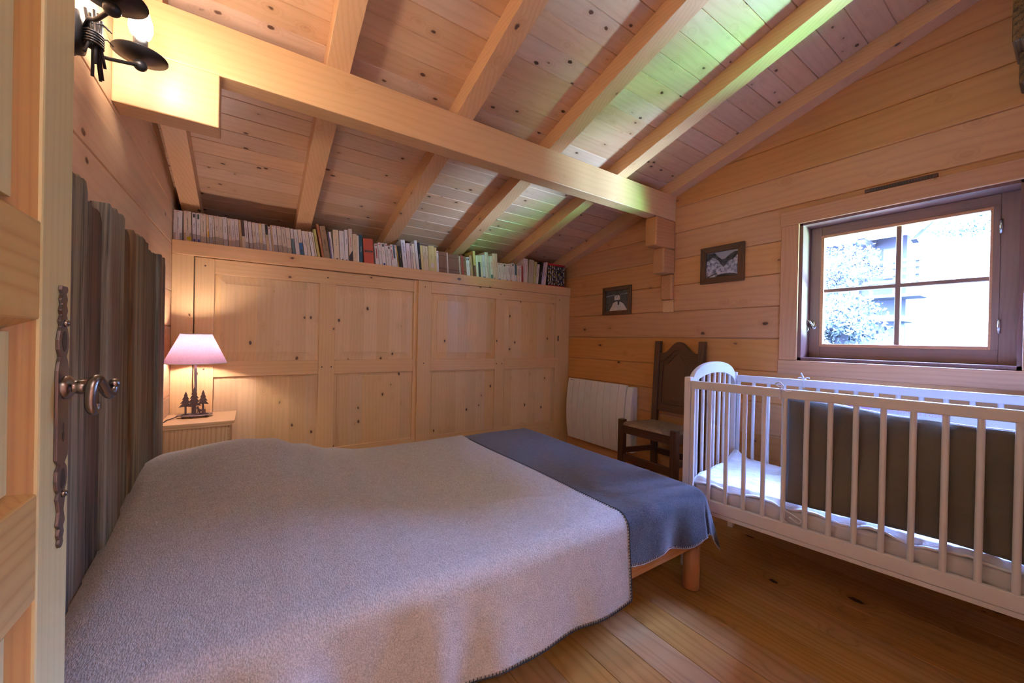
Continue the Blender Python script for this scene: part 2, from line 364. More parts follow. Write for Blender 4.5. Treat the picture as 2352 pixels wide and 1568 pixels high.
def tag(o, label=None, cat=None, group=None, kind=None):
    if label: o['label'] = label
    if cat: o['category'] = cat
    if group: o['group'] = group
    if kind: o['kind'] = kind
    return o
def thing(name, loc, label, cat, group=None):
    o = bpy.data.objects.new(name, None); COL.objects.link(o); o.location = loc; o.empty_display_size = .05
    ORG[o.name] = tuple(loc); return tag(o, label, cat, group)
def struct(name, mb, mat, **k):
    o = mb.build(name, mat, **k); o['kind'] = 'structure'; return o
def copy_tree(o, parent=None):
    c = o.copy(); COL.objects.link(c); c.parent = parent; ORG[c.name] = ORG[o.name]
    for ch in [x for x in o.children]: copy_tree(ch, c)
    return c
def text_mesh(s, size, extr=0.0004, spacing=1.0):
    cu = bpy.data.curves.new('t', 'FONT'); cu.body = s; cu.size = size; cu.align_x = 'CENTER'; cu.align_y = 'CENTER'; cu.extrude = extr; cu.resolution_u = 2; cu.space_character = spacing
    o = bpy.data.objects.new('t', cu); COL.objects.link(o)
    dg = bpy.context.evaluated_depsgraph_get(); me = bpy.data.meshes.new_from_object(o.evaluated_get(dg))
    vs = [v.co.copy() for v in me.vertices]; fs = [tuple(p.vertices) for p in me.polygons]
    bpy.data.objects.remove(o); bpy.data.curves.remove(cu); bpy.data.meshes.remove(me)
    return vs, fs
def lerp(a, b, t): return a+(b-a)*t
def sstep(x, a, b):
    t = max(0, min(1, (x-a)/(b-a))); return t*t*(3-2*t)
def interp(x, pts):
    if x <= pts[0][0]: return pts[0][1]
    for (a, b), (c, d) in zip(pts, pts[1:]):
        if x <= c: t = (x-a)/(c-a); t = t*t*(3-2*t); return b+(d-b)*t
    return pts[-1][1]

# ---------------------------------------------------------------- room shell
XL, XR, YB, YN = -.387, 2.70, 3.32, -.22
YE = -1.4           # the room goes on to here right of the entrance
def zr(y): return 2.246-.3*(y-1.77)          # underside of rafters
def zc(y): return zr(y)+.096                 # underside of ceiling boards
def log_profile(joints, z0, z1, g=.0045, d=.007):
    """list of (z, depth) along a wall; depth>0 goes into the wall at the V joints"""
    out = [(z0, 0)]
    for j in joints:
        if z0+g < j < z1-g: out += [(j-g, 0), (j-g*.25, d), (j+g*.25, d), (j+g, 0)]
    out.append((z1, 0)); return out
JR = [.155, .355, .56, .757, .955, 1.163, 1.365, 1.565, 1.765, 1.965, 2.16, 2.356, 2.56, 2.76]
JL = [.18, .37, .573, .758, .954, 1.16, 1.363, 1.634, 1.855, 2.05, 2.25, 2.45, 2.65, 2.85]
def logwall(mb, axis, pos, sgn, a0, a1, z0, z1, joints, topf=None):
    pr = log_profile(joints, z0, z1)
    rows = []
    for a in (a0, a1):
        rows.append([((pos+sgn*d, a, z) if axis == 0 else (a, pos+sgn*d, z)) for z, d in pr])
    mb.grid(rows, smooth=False)
# right wall, with the window opening Y .15..0.957, Z 1.035..1.845
wy0, wy1, wz0, wz1 = .145, .957, 1.035, 1.845
mb = MB(); mb.nonman = True
gy0, gy1, gz0, gz1 = -.86, -.14, 1.40, 2.02      # second window, right of the cot
logwall(mb, 0, XR, 1, gy1, wy0, 0, 3.4, JR); logwall(mb, 0, XR, 1, YE-.1, gy0, 0, 3.4, JR); logwall(mb, 0, XR, 1, gy0, gy1, gz1, 3.4, JR); logwall(mb, 0, XR, 1, gy0, gy1, 0, gz0, JR); logwall(mb, 0, XR, 1, wy1, YB+.1, 0, 3.05, JR)
logwall(mb, 0, XR, 1, wy0, wy1, 0, wz0, JR); logwall(mb, 0, XR, 1, wy0, wy1, wz1, 3.05, JR)
for b in ((XR+.01, YE-.1, 0, 2.96, gy0, 3.4), (XR+.01, gy0, gz1, 2.96, gy1, 3.4), (XR+.01, gy0, 0, 2.96, gy1, gz0), (XR+.01, gy1, 0, 2.96, wy0, 3.4), (XR+.01, wy1, 0, 2.96, YB+.1, 3.05), (XR+.01, wy0, 0, 2.96, wy1, wz0), (XR+.01, wy0, wz1, 2.96, wy1, 3.05)): mb.box(*b)
struct('wall_right', mb, M['wall_y'])
mb = MB(); mb.nonman = True
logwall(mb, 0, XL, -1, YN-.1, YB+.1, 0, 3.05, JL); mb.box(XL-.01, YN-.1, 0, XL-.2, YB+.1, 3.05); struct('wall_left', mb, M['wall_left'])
mb = MB(); mb.nonman = True
logwall(mb, 1, YB, 1, XL-.1, XR+.1, 0, 3.0, JR); mb.box(XL-.1, YB+.01, 0, XR+.1, YB+.2, 3.0); struct('wall_far', mb, M['wall_x'])
mb = MB(); mb.nonman = True                       # near wall with the doorway X -.2...66
dx0, dx1, dz = -.2, .66, 2.06
logwall(mb, 1, YN, -1, XL-.1, dx0, 0, 3.05, JR); logwall(mb, 1, YN, -1, dx1, .9, 0, 3.05, JR); logwall(mb, 1, YN, -1, dx0, dx1, dz, 3.05, JR)
for b in ((XL-.1, YN-.14, 0, dx0, YN-.01, 3.05), (dx1, YN-.14, 0, .899, YN-.01, 3.05), (dx0, YN-.14, dz, dx1, YN-.01, 3.05)): mb.box(*b)
struct('wall_near', mb, M['wall_x'])
hw = M['wall_x']
mb = MB(); mb.nonman = True; logwall(mb, 0, .9, -1, YE-.1, YN, 0, 3.4, JR); mb.box(.80, YE-.1, 0, .89, YN-.14, 3.4); struct('wall_return', mb, M['wall_y'])
mb = MB(); mb.nonman = True; logwall(mb, 1, YE, -1, .8, XR+.1, 0, 3.4, JR); mb.box(.8, YE-.15, 0, XR+.26, YE-.01, 3.4); struct('wall_near_right', mb, M['wall_x'])
# hall beyond the doorway
mb = MB(); mb.box(-.9, YN-1.9, 0, .8, YN-1.8, 2.4); struct('wall_hall_end', mb, hw)
mb = MB(); mb.box(-1.0, YN-1.9, 0, -.9, YN-.14, 2.4); struct('wall_hall_left', mb, hw)
mb = MB(); mb.box(.79, YN-1.9, 0, .80, YE-.15, 2.4); struct('wall_hall_right', mb, hw)
mb = MB(); mb.box(-1.0, YN-1.9, 2.35, .8, YN-.14, 2.45); struct('ceiling_hall', mb, hw)
# floor boards with fine V joints
mb = MB(); mb.nonman = True
xs = [(-1.0, 0)]; k = -8
while .03+.142*k < XR+.1:
    j = .03+.142*k
    if j > -.99: xs += [(j-.0018, 0), (j-.0006, -.004), (j+.0006, -.004), (j+.0018, 0)]
    k += 1
xs.append((XR+.1, 0))
mb.grid([[(x, YN-1.9, z) for x, z in xs], [(x, YB+.1, z) for x, z in xs]], smooth=False)
mb.box(-1.0, YN-1.9, -.2, XR+.25, YB+.2, -.01); struct('floor', mb, M['floor'])
# ceiling boards
mb = MB(); mb.nonman = True
ys = []; k = -20; j = .643+.105*k
while j < YB+.1:
    ys += [(j-.0026, 0), (j-.0008, .006), (j+.0008, .006), (j+.0026, 0)]; k += 1; j = .643+.105*k
ys = [(YE-.1, 0)]+[q for q in ys if YE-.09 < q[0]]+[(YB+.1, 0)]
mb.grid([[(XL-.1, y, zc(y)+d) for y, d in ys], [(XR+.1, y, zc(y)+d) for y, d in ys]], smooth=False)
mb.add([(XL-.2, YE-.2, zc(YE-.2)+.012), (XR+.3, YE-.2, zc(YE-.2)+.012), (XR+.3, YB+.2, zc(YB+.2)+.012), (XL-.2, YB+.2, zc(YB+.2)+.012),
        (XL-.2, YE-.2, zc(YE-.2)+.2), (XR+.3, YE-.2, zc(YE-.2)+.2), (XR+.3, YB+.2, zc(YB+.2)+.2), (XL-.2, YB+.2, zc(YB+.2)+.2)],
       [(0,3,2,1),(4,5,6,7),(0,1,5,4),(1,2,6,5),(2,3,7,6),(3,0,4,7)])
struct('ceiling', mb, M['ceil'])

# ---------------------------------------------------------------- roof timbers
mb = MB(); mb.box(XL, 1.775, 2.06, XR, 1.868, 2.247)
tag(mb.build('purlin_beam', M['beam_x'], loc=(XL, 1.82, 2.06), bevel=.004), 'long horizontal pine purlin beam crossing the whole room under the rafters', 'beam')
rl = ['pine rafter hard against the left log wall', 'pine rafter nearest the left wall light, second from the left wall', 'pine rafter third from the left wall, above the middle left of the bed',
      'pine rafter fourth from the left wall, left of the bright daylight patch', 'pine rafter right of the bright daylight patch, its underside lit pale', 'pine rafter resting against the right wall above the window']
for i, x in enumerate((-.358, .242, .838, 1.432, 2.025, 2.607)):
    mb = MB(); y0, y1 = (YE if x > .9 else YN), YB
    q = [(y0, zr(y0)), (y1, zr(y1)), (y1, zc(y1)), (y0, zc(y0))]
    mb.prism(q, 0, x, x+.092)
    tag(mb.build('rafter', M['beam_y'], loc=(x+.046, 1.5, zr(1.5)), bevel=.002), rl[i], 'rafter', 'pine rafters of the sloping ceiling')
mb = MB(); mb.box(XL, 1.772, 1.868, -.108, 1.872, 2.06)
tag(mb.build('bearing_block', M['beam_x'], loc=(-.25, 1.82, 1.868), bevel=.004), 'squared pine bearing block under the left end of the purlin beam', 'beam')
c = thing('corbel', (2.7, 1.82, 1.455), 'stepped pine log corbel under the right end of the purlin beam', 'corbel')
for (x, z0, z1) in ((2.455, 1.842, 2.058), (2.555, 1.652, 1.842), (2.66, 1.457, 1.652)):
    MB().box(x, 1.775, z0, 2.699, 1.872, z1).build('log_end', M['corbel'], c, bevel=.012, seg=3)
MB().box(2.692, 1.775, 1.362, 2.699, 1.868, 1.457).build('wedge', M['beam_x'], c, bevel=.002)
c = thing('weathered_corbel', (2.7, .06, 2.2), 'dark weathered stepped corbel high on the right wall above the window', 'corbel')
for (x, z0, z1, y1) in ((2.47, 2.335, 2.6, .178), (2.58, 2.205, 2.335, .166)):
    MB().box(x, -.02, z0, 2.699, y1, z1).build('log_end', M['oldwood_x'], c, bevel=.008, seg=2)

# ---------------------------------------------------------------- window_1 in the right wall
W = bpy.data.objects.new('window_1', None); COL.objects.link(W); W.location = (XR, .55, 1.035); ORG[W.name] = (XR, .55, 1.035); W['kind'] = 'structure'
W['label'] = 'small four-pane pine window in the right log wall'
wy, wz = M['window_y'], M['window_z']
cx0 = XR-.016
MB().box(cx0, .957, 1.035, XR-.0005, 1.05, 1.845).build('casing', wz, W, bevel=.003)
MB().box(cx0, .055, 1.035, XR-.0005, .145, 1.845).build('casing', wz, W, bevel=.003)
MB().box(cx0-.002, .045, 1.845, XR-.0005, 1.055, 1.933).build('casing', wy, W, bevel=.003)
MB().box(cx0-.004, .045, .947, XR-.0005, 1.055, 1.033).build('casing', wy, W, bevel=.004)
f = MB(); f.box(XR, .9405, 1.035, 2.95, .957, 1.845); f.box(XR, .145, 1.035, 2.95, .160, 1.845); f.box(XR, .145, 1.8325, 2.95, .957, 1.845); f.box(XR, .145, 1.033, 2.95, .957, 1.0515)
f.build('reveal', M['reveal'], W)
f = MB(); f.box(2.812, .158, 1.05, 2.90, .2188, 1.834); f.build('frame_post', M['sash_z'], W, bevel=.002)
S0, S1, T0, T1 = .219, .94, 1.052, 1.832
sash = MB()
sash.box(2.815, .884, T0, 2.86, S1, T1)
so = sash.build('sash', M['sash_z'], W, bevel=.003)
for z0, z1 in ((T0, 1.118), (1.776, T1)): MB().box(2.8155, S0, z0, 2.86, .884, z1).build('sash_rail', M['sash_y'], W, bevel=.002)
MB().box(2.81, S0, 1.117, 2.86, .241, 1.777).build('sash_stile', M['sash_z'], W, bevel=.002)
bd = MB()
bd.box(2.812, .872, 1.118, 2.84, .888, 1.778); bd.box(2.812, .236, 1.118, 2.84, .250, 1.778); bd.box(2.8125, .25, 1.118, 2.84, .872, 1.135); bd.box(2.8125, .25, 1.762, 2.84, .872, 1.778)
bd.build('glazing_bead', M['window_y'], W, bevel=.002)
mu = MB(); mu.box(2.825, .545, 1.135, 2.852, .567, 1.762); mu.build('mullion', M['sash_z'], W, bevel=.004)
mu = MB(); mu.box(2.826, .25, 1.439, 2.851, .872, 1.461); mu.build('glazing_bar', M['sash_y'], W, bevel=.004)
for (a, b_) in ((.25, .545), (.567, .872)):
    for (c_, d_) in ((1.135, 1.439), (1.461, 1.762)):
        MB().box(2.8365, a, c_, 2.8405, b_, d_).build('pane', M['glass'], W)
for z in (1.681, 1.226):
    MB().lathe([(0, -.032), (.0055, -.032), (.0055, .032), (0, .032)], (2.808, .2175, z), 12).build('hinge', M['chrome'], W)
h = MB(); h.ball((2.811, .915, 1.245), .016, sc=(.35, 1, 1.6)); h.tube([(2.812, .915, 1.245), (2.79, .915, 1.245)], .006)
h.tube([(2.79, .918, 1.25), (2.787, .928, 1.27), (2.787, .945, 1.277), (2.787, .953, 1.262), (2.787, .946, 1.245), (2.787, .937, 1.23), (2.787, .936, 1.214), (2.787, .946, 1.205), (2.787, .955, 1.213)],
       [.0065, .006, .0055, .005, .005, .005, .0045, .004, .0045], 8)
h.build('handle', M['chrome'], W)
G = bpy.data.objects.new('window_2', None); COL.objects.link(G); G.location = (XR, -.56, 0); ORG[G.name] = (XR, -.56, 0); G['kind'] = 'structure'
for a, b_, c_, d_ in ((gy0, gy0+.05, gz0, gz1), (gy1-.05, gy1, gz0, gz1)): MB().box(2.78, a, c_, 2.84, b_, d_).build('frame', wz, G)
for a, b_, c_, d_ in ((gy0+.05, gy1-.05, gz1-.05, gz1), (gy0+.05, gy1-.05, gz0, gz0+.05)): MB().box(2.78, a, c_, 2.84, b_, d_).build('frame', wy, G)
MB().box(2.805, gy0+.05, gz0+.05, 2.809, gy1-.05, gz1-.05).build('pane', M['glass'], G)
tag(MB().box(2.965, gy0-.5, 2.06, 4.5, gy1+.02, 2.14).build('added_canopy', M['chalet']), kind='structure')     # unseen slab added over the second window to cut its sky light
v = thing('vent_grille', (XR-.01, .53, 1.935), 'narrow brown plastic air vent slotted above the window casing', 'vent')
MB().box(XR-.012, .40, 1.934, XR-.0005, .665, 1.956).build('cover', M['ventbrown'], v, bevel=.003)
sl = MB()
for i in range(22): sl.box(XR-.0135, .418+i*.0104, 1.939, XR-.011, .4235+i*.0104, 1.951)
sl.build('slots', M['black'], v)

# ---------------------------------------------------------------- door_1 (open, at the left edge)
D = bpy.data.objects.new('door_1', None); COL.objects.link(D); D.location = (-.2, -.16, 0); ORG[D.name] = (-.2, -.16, 0); D['kind'] = 'structure'
D['label'] = 'open panelled pine door standing at the left edge'
dX0, dX1, dyn, dyf = -.22, -.18, -.16, .683
MB().box(dX0, .602, .01, dX1, dyf, 2.03).build('stile', M['door_z'], D, bevel=.003)
MB().box(dX0, dyn, .01, dX1, dyn+.08, 2.03).build('stile', M['door_z'], D, bevel=.003)
for z0, z1 in ((.01, .2), (.847, .95), (1.131, 1.232), (1.9, 2.03)):
    if z0 == .847: z0, z1 = .842, .952
    MB().box(dX0+.001, dyn+.08, z0, dX1-.0005, .602, z1).build('rail', M['door_y'], D, bevel=.002)
for z0, z1 in ((.2, .842), (.952, 1.131), (1.232, 1.9)):
    pn = MB(); a, b_ = dyn+.08, .602; r = .036; xf, xr = dX1-.004, dX1-.019
    pn.box(dX0+.012, a+r, z0+r*.35, dX1-.009, b_-r, z1-r*.35); pn.build('panel', M['door_z'], D)
    ml = MB(); ml.mi = 0
    zi = r*.35
    o4 = [(dX1-.003, a, z0), (dX1-.003, b_, z0), (dX1-.003, b_, z1), (dX1-.003, a, z1)]
    i4 = [(dX1-.019, a+r, z0+zi), (dX1-.019, b_-r, z0+zi), (dX1-.019, b_-r, z1-zi), (dX1-.019, a+r, z1-zi)]
    bk = [(dX0+.014, p_[1], p_[2]) for p_ in o4]; bi = [(dX0+.014, p_[1], p_[2]) for p_ in i4]
    ml.add(o4+i4+bk+bi, [(i, (i+1) % 4, 4+(i+1) % 4, 4+i) for i in range(4)]+[(8+i, 12+i, 12+(i+1) % 4, 8+(i+1) % 4) for i in range(4)])
    ml.build('moulding', M['door_bevel'], D)
# lock plate outline in Y,Z (centre Y .652)
pc = .653
half = [(.872, .002), (.878, .006), (.882, .004), (.888, .008), (.895, .005), (.900, .0105), (.914, .0055), (.925, .009), (.930, .012), (.936, .008), (.941, .0125), (.951, .0145),
        (.962, .0135), (.968, .007), (.975, .0155), (1.075, .0155), (1.085, .012), (1.090, .008), (1.099, .0135), (1.110, .0145), (1.120, .011), (1.125, .0075), (1.131, .011), (1.138, .0065), (1.143, .010),
        (1.150, .006), (1.156, .009), (1.162, .005), (1.166, .0095), (1.171, .008)]
poly = [(pc+w_, z) for z, w_ in half]+[(pc-w_, z) for z, w_ in half[::-1]]
mb = MB(); mb.prism(poly, 0, dX1, dX1+.0032)
mb.build('lock_plate', M['plate'], D, bevel=.0008)
mb = MB(); mb.prism([(pc, .975+.018), (pc+.003, .997), (pc+.0025, 1.003), (pc+.001, 1.005), (pc+.0015, 1.013), (pc, 1.015), (pc-.0015, 1.013), (pc-.001, 1.005), (pc-.0025, 1.003), (pc-.003, .997)], 0, dX1+.003, dX1+.0036)
for zc_ in (.951, 1.108): mb.prism([(pc+.0085*math.cos(a)*(.8), zc_+.0085*math.sin(a)*1.4) for a in [i*PI/7 for i in range(14)]], 0, dX1+.003, dX1+.0036)
mb.build('keyhole', M['black'], D)
mb = MB()
for z in (.9335, 1.1285): mb.ball((dX1+.004, pc, z), .0042, 10, 6)
mb.build('screw', M['pewter'], D)
mb = MB(); mb.lathe([(.0135, 0), (.0135, .004), (.0095, .007), (.0075, .009), (.0085, .012), (.0085, .018), (.0065, .0195), (.0065, .022), (.0066, .027), (.005, .031), (0, .032)], (dX1+.003, .655, 1.055), 20, 'x')
hp = [(-.1385, .667, 1.0555), (-.139, .6655, 1.049), (-.1405, .661, 1.0435), (-.143, .655, 1.048), (-.1455, .649, 1.058), (-.1475, .643, 1.0645), (-.149, .637, 1.0625), (-.150, .633, 1.053), (-.1505, .632, 1.041), (-.150, .634, 1.031), (-.149, .639, 1.027), (-.148, .643, 1.031), (-.148, .643, 1.0365)]
def catmull(pts, n=5):
    P_ = [Vector(p) for p in pts]; P_ = [P_[0]]+P_+[P_[-1]]; out = []
    for i in range(1, len(P_)-2):
        for k in range(n):
            t = k/n; a, b, c_, d = P_[i-1:i+3]
            out.append(.5*((2*b)+(c_-a)*t+(2*a-5*b+4*c_-d)*t*t+(3*b-3*c_+d-a)*t**3))
    out.append(P_[-2]); return out
cp = catmull(hp); nr = len(cp)
mb.tube(cp, [0.0034+.0022*math.sin(PI*min(1, i/nr*1.15))**.7 for i in range(nr)], 12)
mb.ball((-.1385, .6675, 1.0565), .0062, 12, 8)
mb.build('handle', M['pewter'], D)

# ---------------------------------------------------------------- headboard of old barn planks
H = thing('headboard', (-.36, 1.7, 0), 'tall headboard of dark weathered barn planks with jagged tops, on left wall', 'headboard')
pe = [(.90, 1.05, 1.47, .040), (1.05, 1.20, 1.50, .032), (1.20, 1.325, 1.47, .042), (1.325, 1.436, 1.50, .036), (1.437, 1.578, 1.458, .030), (1.580, 1.746, 1.488, .044),
      (1.748, 1.865, 1.462, .034), (1.867, 2.10, 1.476, .042), (2.102, 2.30, 1.462, .034), (2.302, 2.446, 1.47, .046)]
for (a, b_, zt, th) in pe:
    mb = MB(); n = 7; pl = [(a, .02)]
    pl = [(a+.001, .02), (b_-.001, .02)]
    for i in range(n+1):
        t = i/n; pl.append((lerp(b_-.001, a+.001, t), zt+random.uniform(-.008, .008)-(.03 if i == 0 and random.random() < .5 else 0)))
    mb.prism(pl, 0, XL+.001, XL+th)
    mb.build('plank', M['oldwood'], H, bevel=.004)

# ---------------------------------------------------------------- wall light with two candle bulbs
sc_ = thing('wall_light', (XL, 1.41, 1.87), 'black wrought iron wall light with twig bundle and lit candle bulbs, on left wall', 'lamp')
mb = MB(); mb.lathe([(0, 0), (.058, 0), (.058, .004), (.052, .012), (.05, .024), (.03, .030), (0, .031)], (XL, 1.41, 1.862), 24, 'x'); mb.build('wall_plate', M['iron'], sc_)
for k, (yy, zz, xx) in enumerate(((1.553, 1.922, -.280), (1.262, 1.885, -.276))):
    mb = MB()
    dy = yy-1.41
    mb.tube(catmull([(XL+.03, 1.41, 1.855+.02*k), (-.338, 1.41+dy*.30, 1.843+.035*k), (-.312, 1.41+dy*.68, zz-.052+.02*k), (xx, yy, zz-.024)], 6), .0048, 8)
    mb.build('arm', M['iron'], sc_)
    mb = MB(); mb.ball((xx, yy, zz-.024), .0165, 14, 9, (1, 1, .95)); mb.build('ball_finial', M['iron'], sc_)
    mb = MB(); mb.lathe([(0, -.006), (.03, -.004), (.062, .003), (.062, .0055), (.03, -.001), (0, -.003)], (xx, yy, zz), 32); mb.build('drip_dish', M['iron'], sc_)
    mb = MB(); mb.lathe([(0, 0), (.0165, 0), (.0165, .052), (.014, .052), (.014, .05), (0, .05)], (xx, yy, zz), 20); mb.build('candle_sleeve', M['iron'], sc_)
    mb = MB(); mb.lathe([(.012, .05), (.022, .064), (.0275, .084), (.026, .104), (.019, .128), (.009, .150), (.001, .166)], (xx, yy, zz), 14); mb.build('bulb', M['bulb_far'] if k else M['bulb'], sc_)
mb = MB()
for i, (dy, zt, zb, tl, dx_) in enumerate(((-.030, 1.915, 1.80, -.012, 0), (-.012, 1.925, 1.79, -.004, .012), (.004, 1.92, 1.768, .006, .002), (.020, 1.93, 1.776, .020, .014), (.034, 1.905, 1.785, .034, .004), (.010, 1.91, 1.80, .012, .022))):
    mb.tube([(-.350+dx_, 1.41+dy-.5*tl, zt), (-.343+dx_*.6, 1.41+dy*.5, 1.85), (-.346+dx_, 1.41+dy+tl*.9, zb)], .0034, 7)
for (y, z) in ((1.425, 1.90), (1.40, 1.89), (1.44, 1.875)): mb.tube([(-.342, y, z), (-.325, y+.012, z+.012), (-.318, y+.03, z+.01)], .0018, 5)
mb.build('twig_bundle', M['iron'], sc_)
mb = MB()
for i in range(5):
    ring = [(-.341+.0165*math.cos(a), 1.412+.03*math.sin(a), 1.842+i*.0065+.004*math.sin(a)) for a in [j*2*PI/16 for j in range(17)]]
    mb.tube(ring, .0026, 6, False)
mb.build('twine_wrap', M['iron'], sc_)

# ---------------------------------------------------------------- wardrobe with sliding panelled doors and shelf on top
WD = thing('wardrobe', (1.15, 3.1, 0), 'long built-in pine wardrobe with sliding panelled doors below the bookshelf', 'wardrobe')
F = 2.943
MB().box(XL+.001, F, 1.580, XR-.001, F+.028, 1.662).build('fascia', M['beam_x'], WD, bevel=.003)
MB().box(XL+.001, F+.028, 1.635, XR-.001, 3.315, 1.6555).build('shelf_board', M['ward_sx'], WD)
MB().box(XL+.001, F+.012, .0, -.287, F+.05, 1.580).build('side_board', M['ward_sv'], WD, bevel=.002)
MB().box(2.603, F+.012, .0, XR-.001, F+.05, 1.580).build('side_board', M['ward_sv'], WD, bevel=.002)
MB().box(XL+.001, F+.13, 0, XR-.001, F+.15, 1.58).build('back', M['gap'], WD)
def wdoor(x0, x1, stiles, panels, yf, label):
    d = MB(); y1 = yf+.03
    d.box(stiles[0][0], yf, .04, stiles[0][1], y1, 1.578)
    d = d.build('door', M['ward_sv'], WD, bevel=.002); d['label'] = label
    for a, b_ in stiles[1:]: MB().box(a, yf, .04, b_, y1, 1.486 if b_ < stiles[-1][0]+.0001 or (a, b_) != stiles[-1] else 1.578).build('stile', M['ward_sv'], d, bevel=.002)
    MB().box(stiles[0][1], yf+.001, 1.486, stiles[-1][0], y1, 1.578).build('rail', M['ward_sx'], d, bevel=.002)
    MB().box(stiles[0][1], yf+.001, .04, stiles[-1][0], y1, .05).build('rail', M['ward_sx'], d)
    for a, b_ in panels:
        for z0, z1 in ((.855, .953), (.05, .33)): MB().box(a, yf+.0012, z0, b_, y1, z1).build('rail', M['ward_sx'], d, bevel=.002)
        for z0, z1, raised in ((.953, 1.486, 1), (.33, .855, 0)):
            pn = MB(); e = .055; yo = yf+.016; yi = yf+.005
            if not raised: e = .02; yi = yf+.013
            o4 = [(a, yo, z0), (b_, yo, z0), (b_, yo, z1), (a, yo, z1)]
            i4 = [(a+e, yi+.004, z0+e), (b_-e, yi+.004, z0+e), (b_-e, yi+.004, z1-e), (a+e, yi+.004, z1-e)]
            i5 = [(p_[0], yi, p_[2]) for p_ in i4]
            bk = [(p_[0], y1-.004, p_[2]) for p_ in o4]
            pn.add(o4+i4+i5+bk, [(i, (i+1) % 4, 4+(i+1) % 4, 4+i) for i in range(4)]+[(4+i, 4+(i+1) % 4, 8+(i+1) % 4, 8+i) for i in range(4)]+[(8, 9, 10, 11), (15, 14, 13, 12)]+[((i+1) % 4, i, 12+i, 12+(i+1) % 4) for i in range(4)])
            pn.build('panel', M['ward_v'], d)
    return d
k1 = 1.0065
wdoor(0, 0, [(-.283, -.189), (.389, .492), (1.063, 1.10)], [(-.189, .389), (.492, 1.063)], F+.030, 'left sliding door')
d2 = wdoor(0, 0, [(1.092, 1.200), (1.811, 1.905), (2.512, 2.600)], [(1.200, 1.811), (1.905, 2.512)], F+.008, 'right sliding door')
pk = []
MB().prism([(2.549+.0085*math.cos(a), (1.125 if math.sin(a) < 0 else 1.165)+.0085*math.sin(a)) for a in [i*PI/8+.001 for i in range(16)]], 1, F+.0072, F+.0085).build('finger_pull', M['ventbrown'], d2)
for (x, z) in ((-.235, 1.53), (.44, 1.53), (1.146, 1.53), (1.146, .92), (1.86, 1.53), (2.556, 1.53), (.412, .905), (.472, .905), (1.83, .905), (1.885, .905), (-.235, .905)):
    yf = F+.030 if x < 1.07 else F+.008; r = .006
    mb = MB(); mb.add([(x-r, yf-.0005, z), (x, yf-.0005, z-r), (x+r, yf-.0005, z), (x, yf-.0005, z+r), (x-r, yf+.004, z), (x, yf+.004, z-r), (x+r, yf+.004, z), (x, yf+.004, z+r)], [(0,1,2,3),(4,7,6,5),(0,4,5,1),(1,5,6,2),(2,6,7,3),(3,7,4,0)]); mb.build('peg', M['frame_z'], WD)   # square dowels

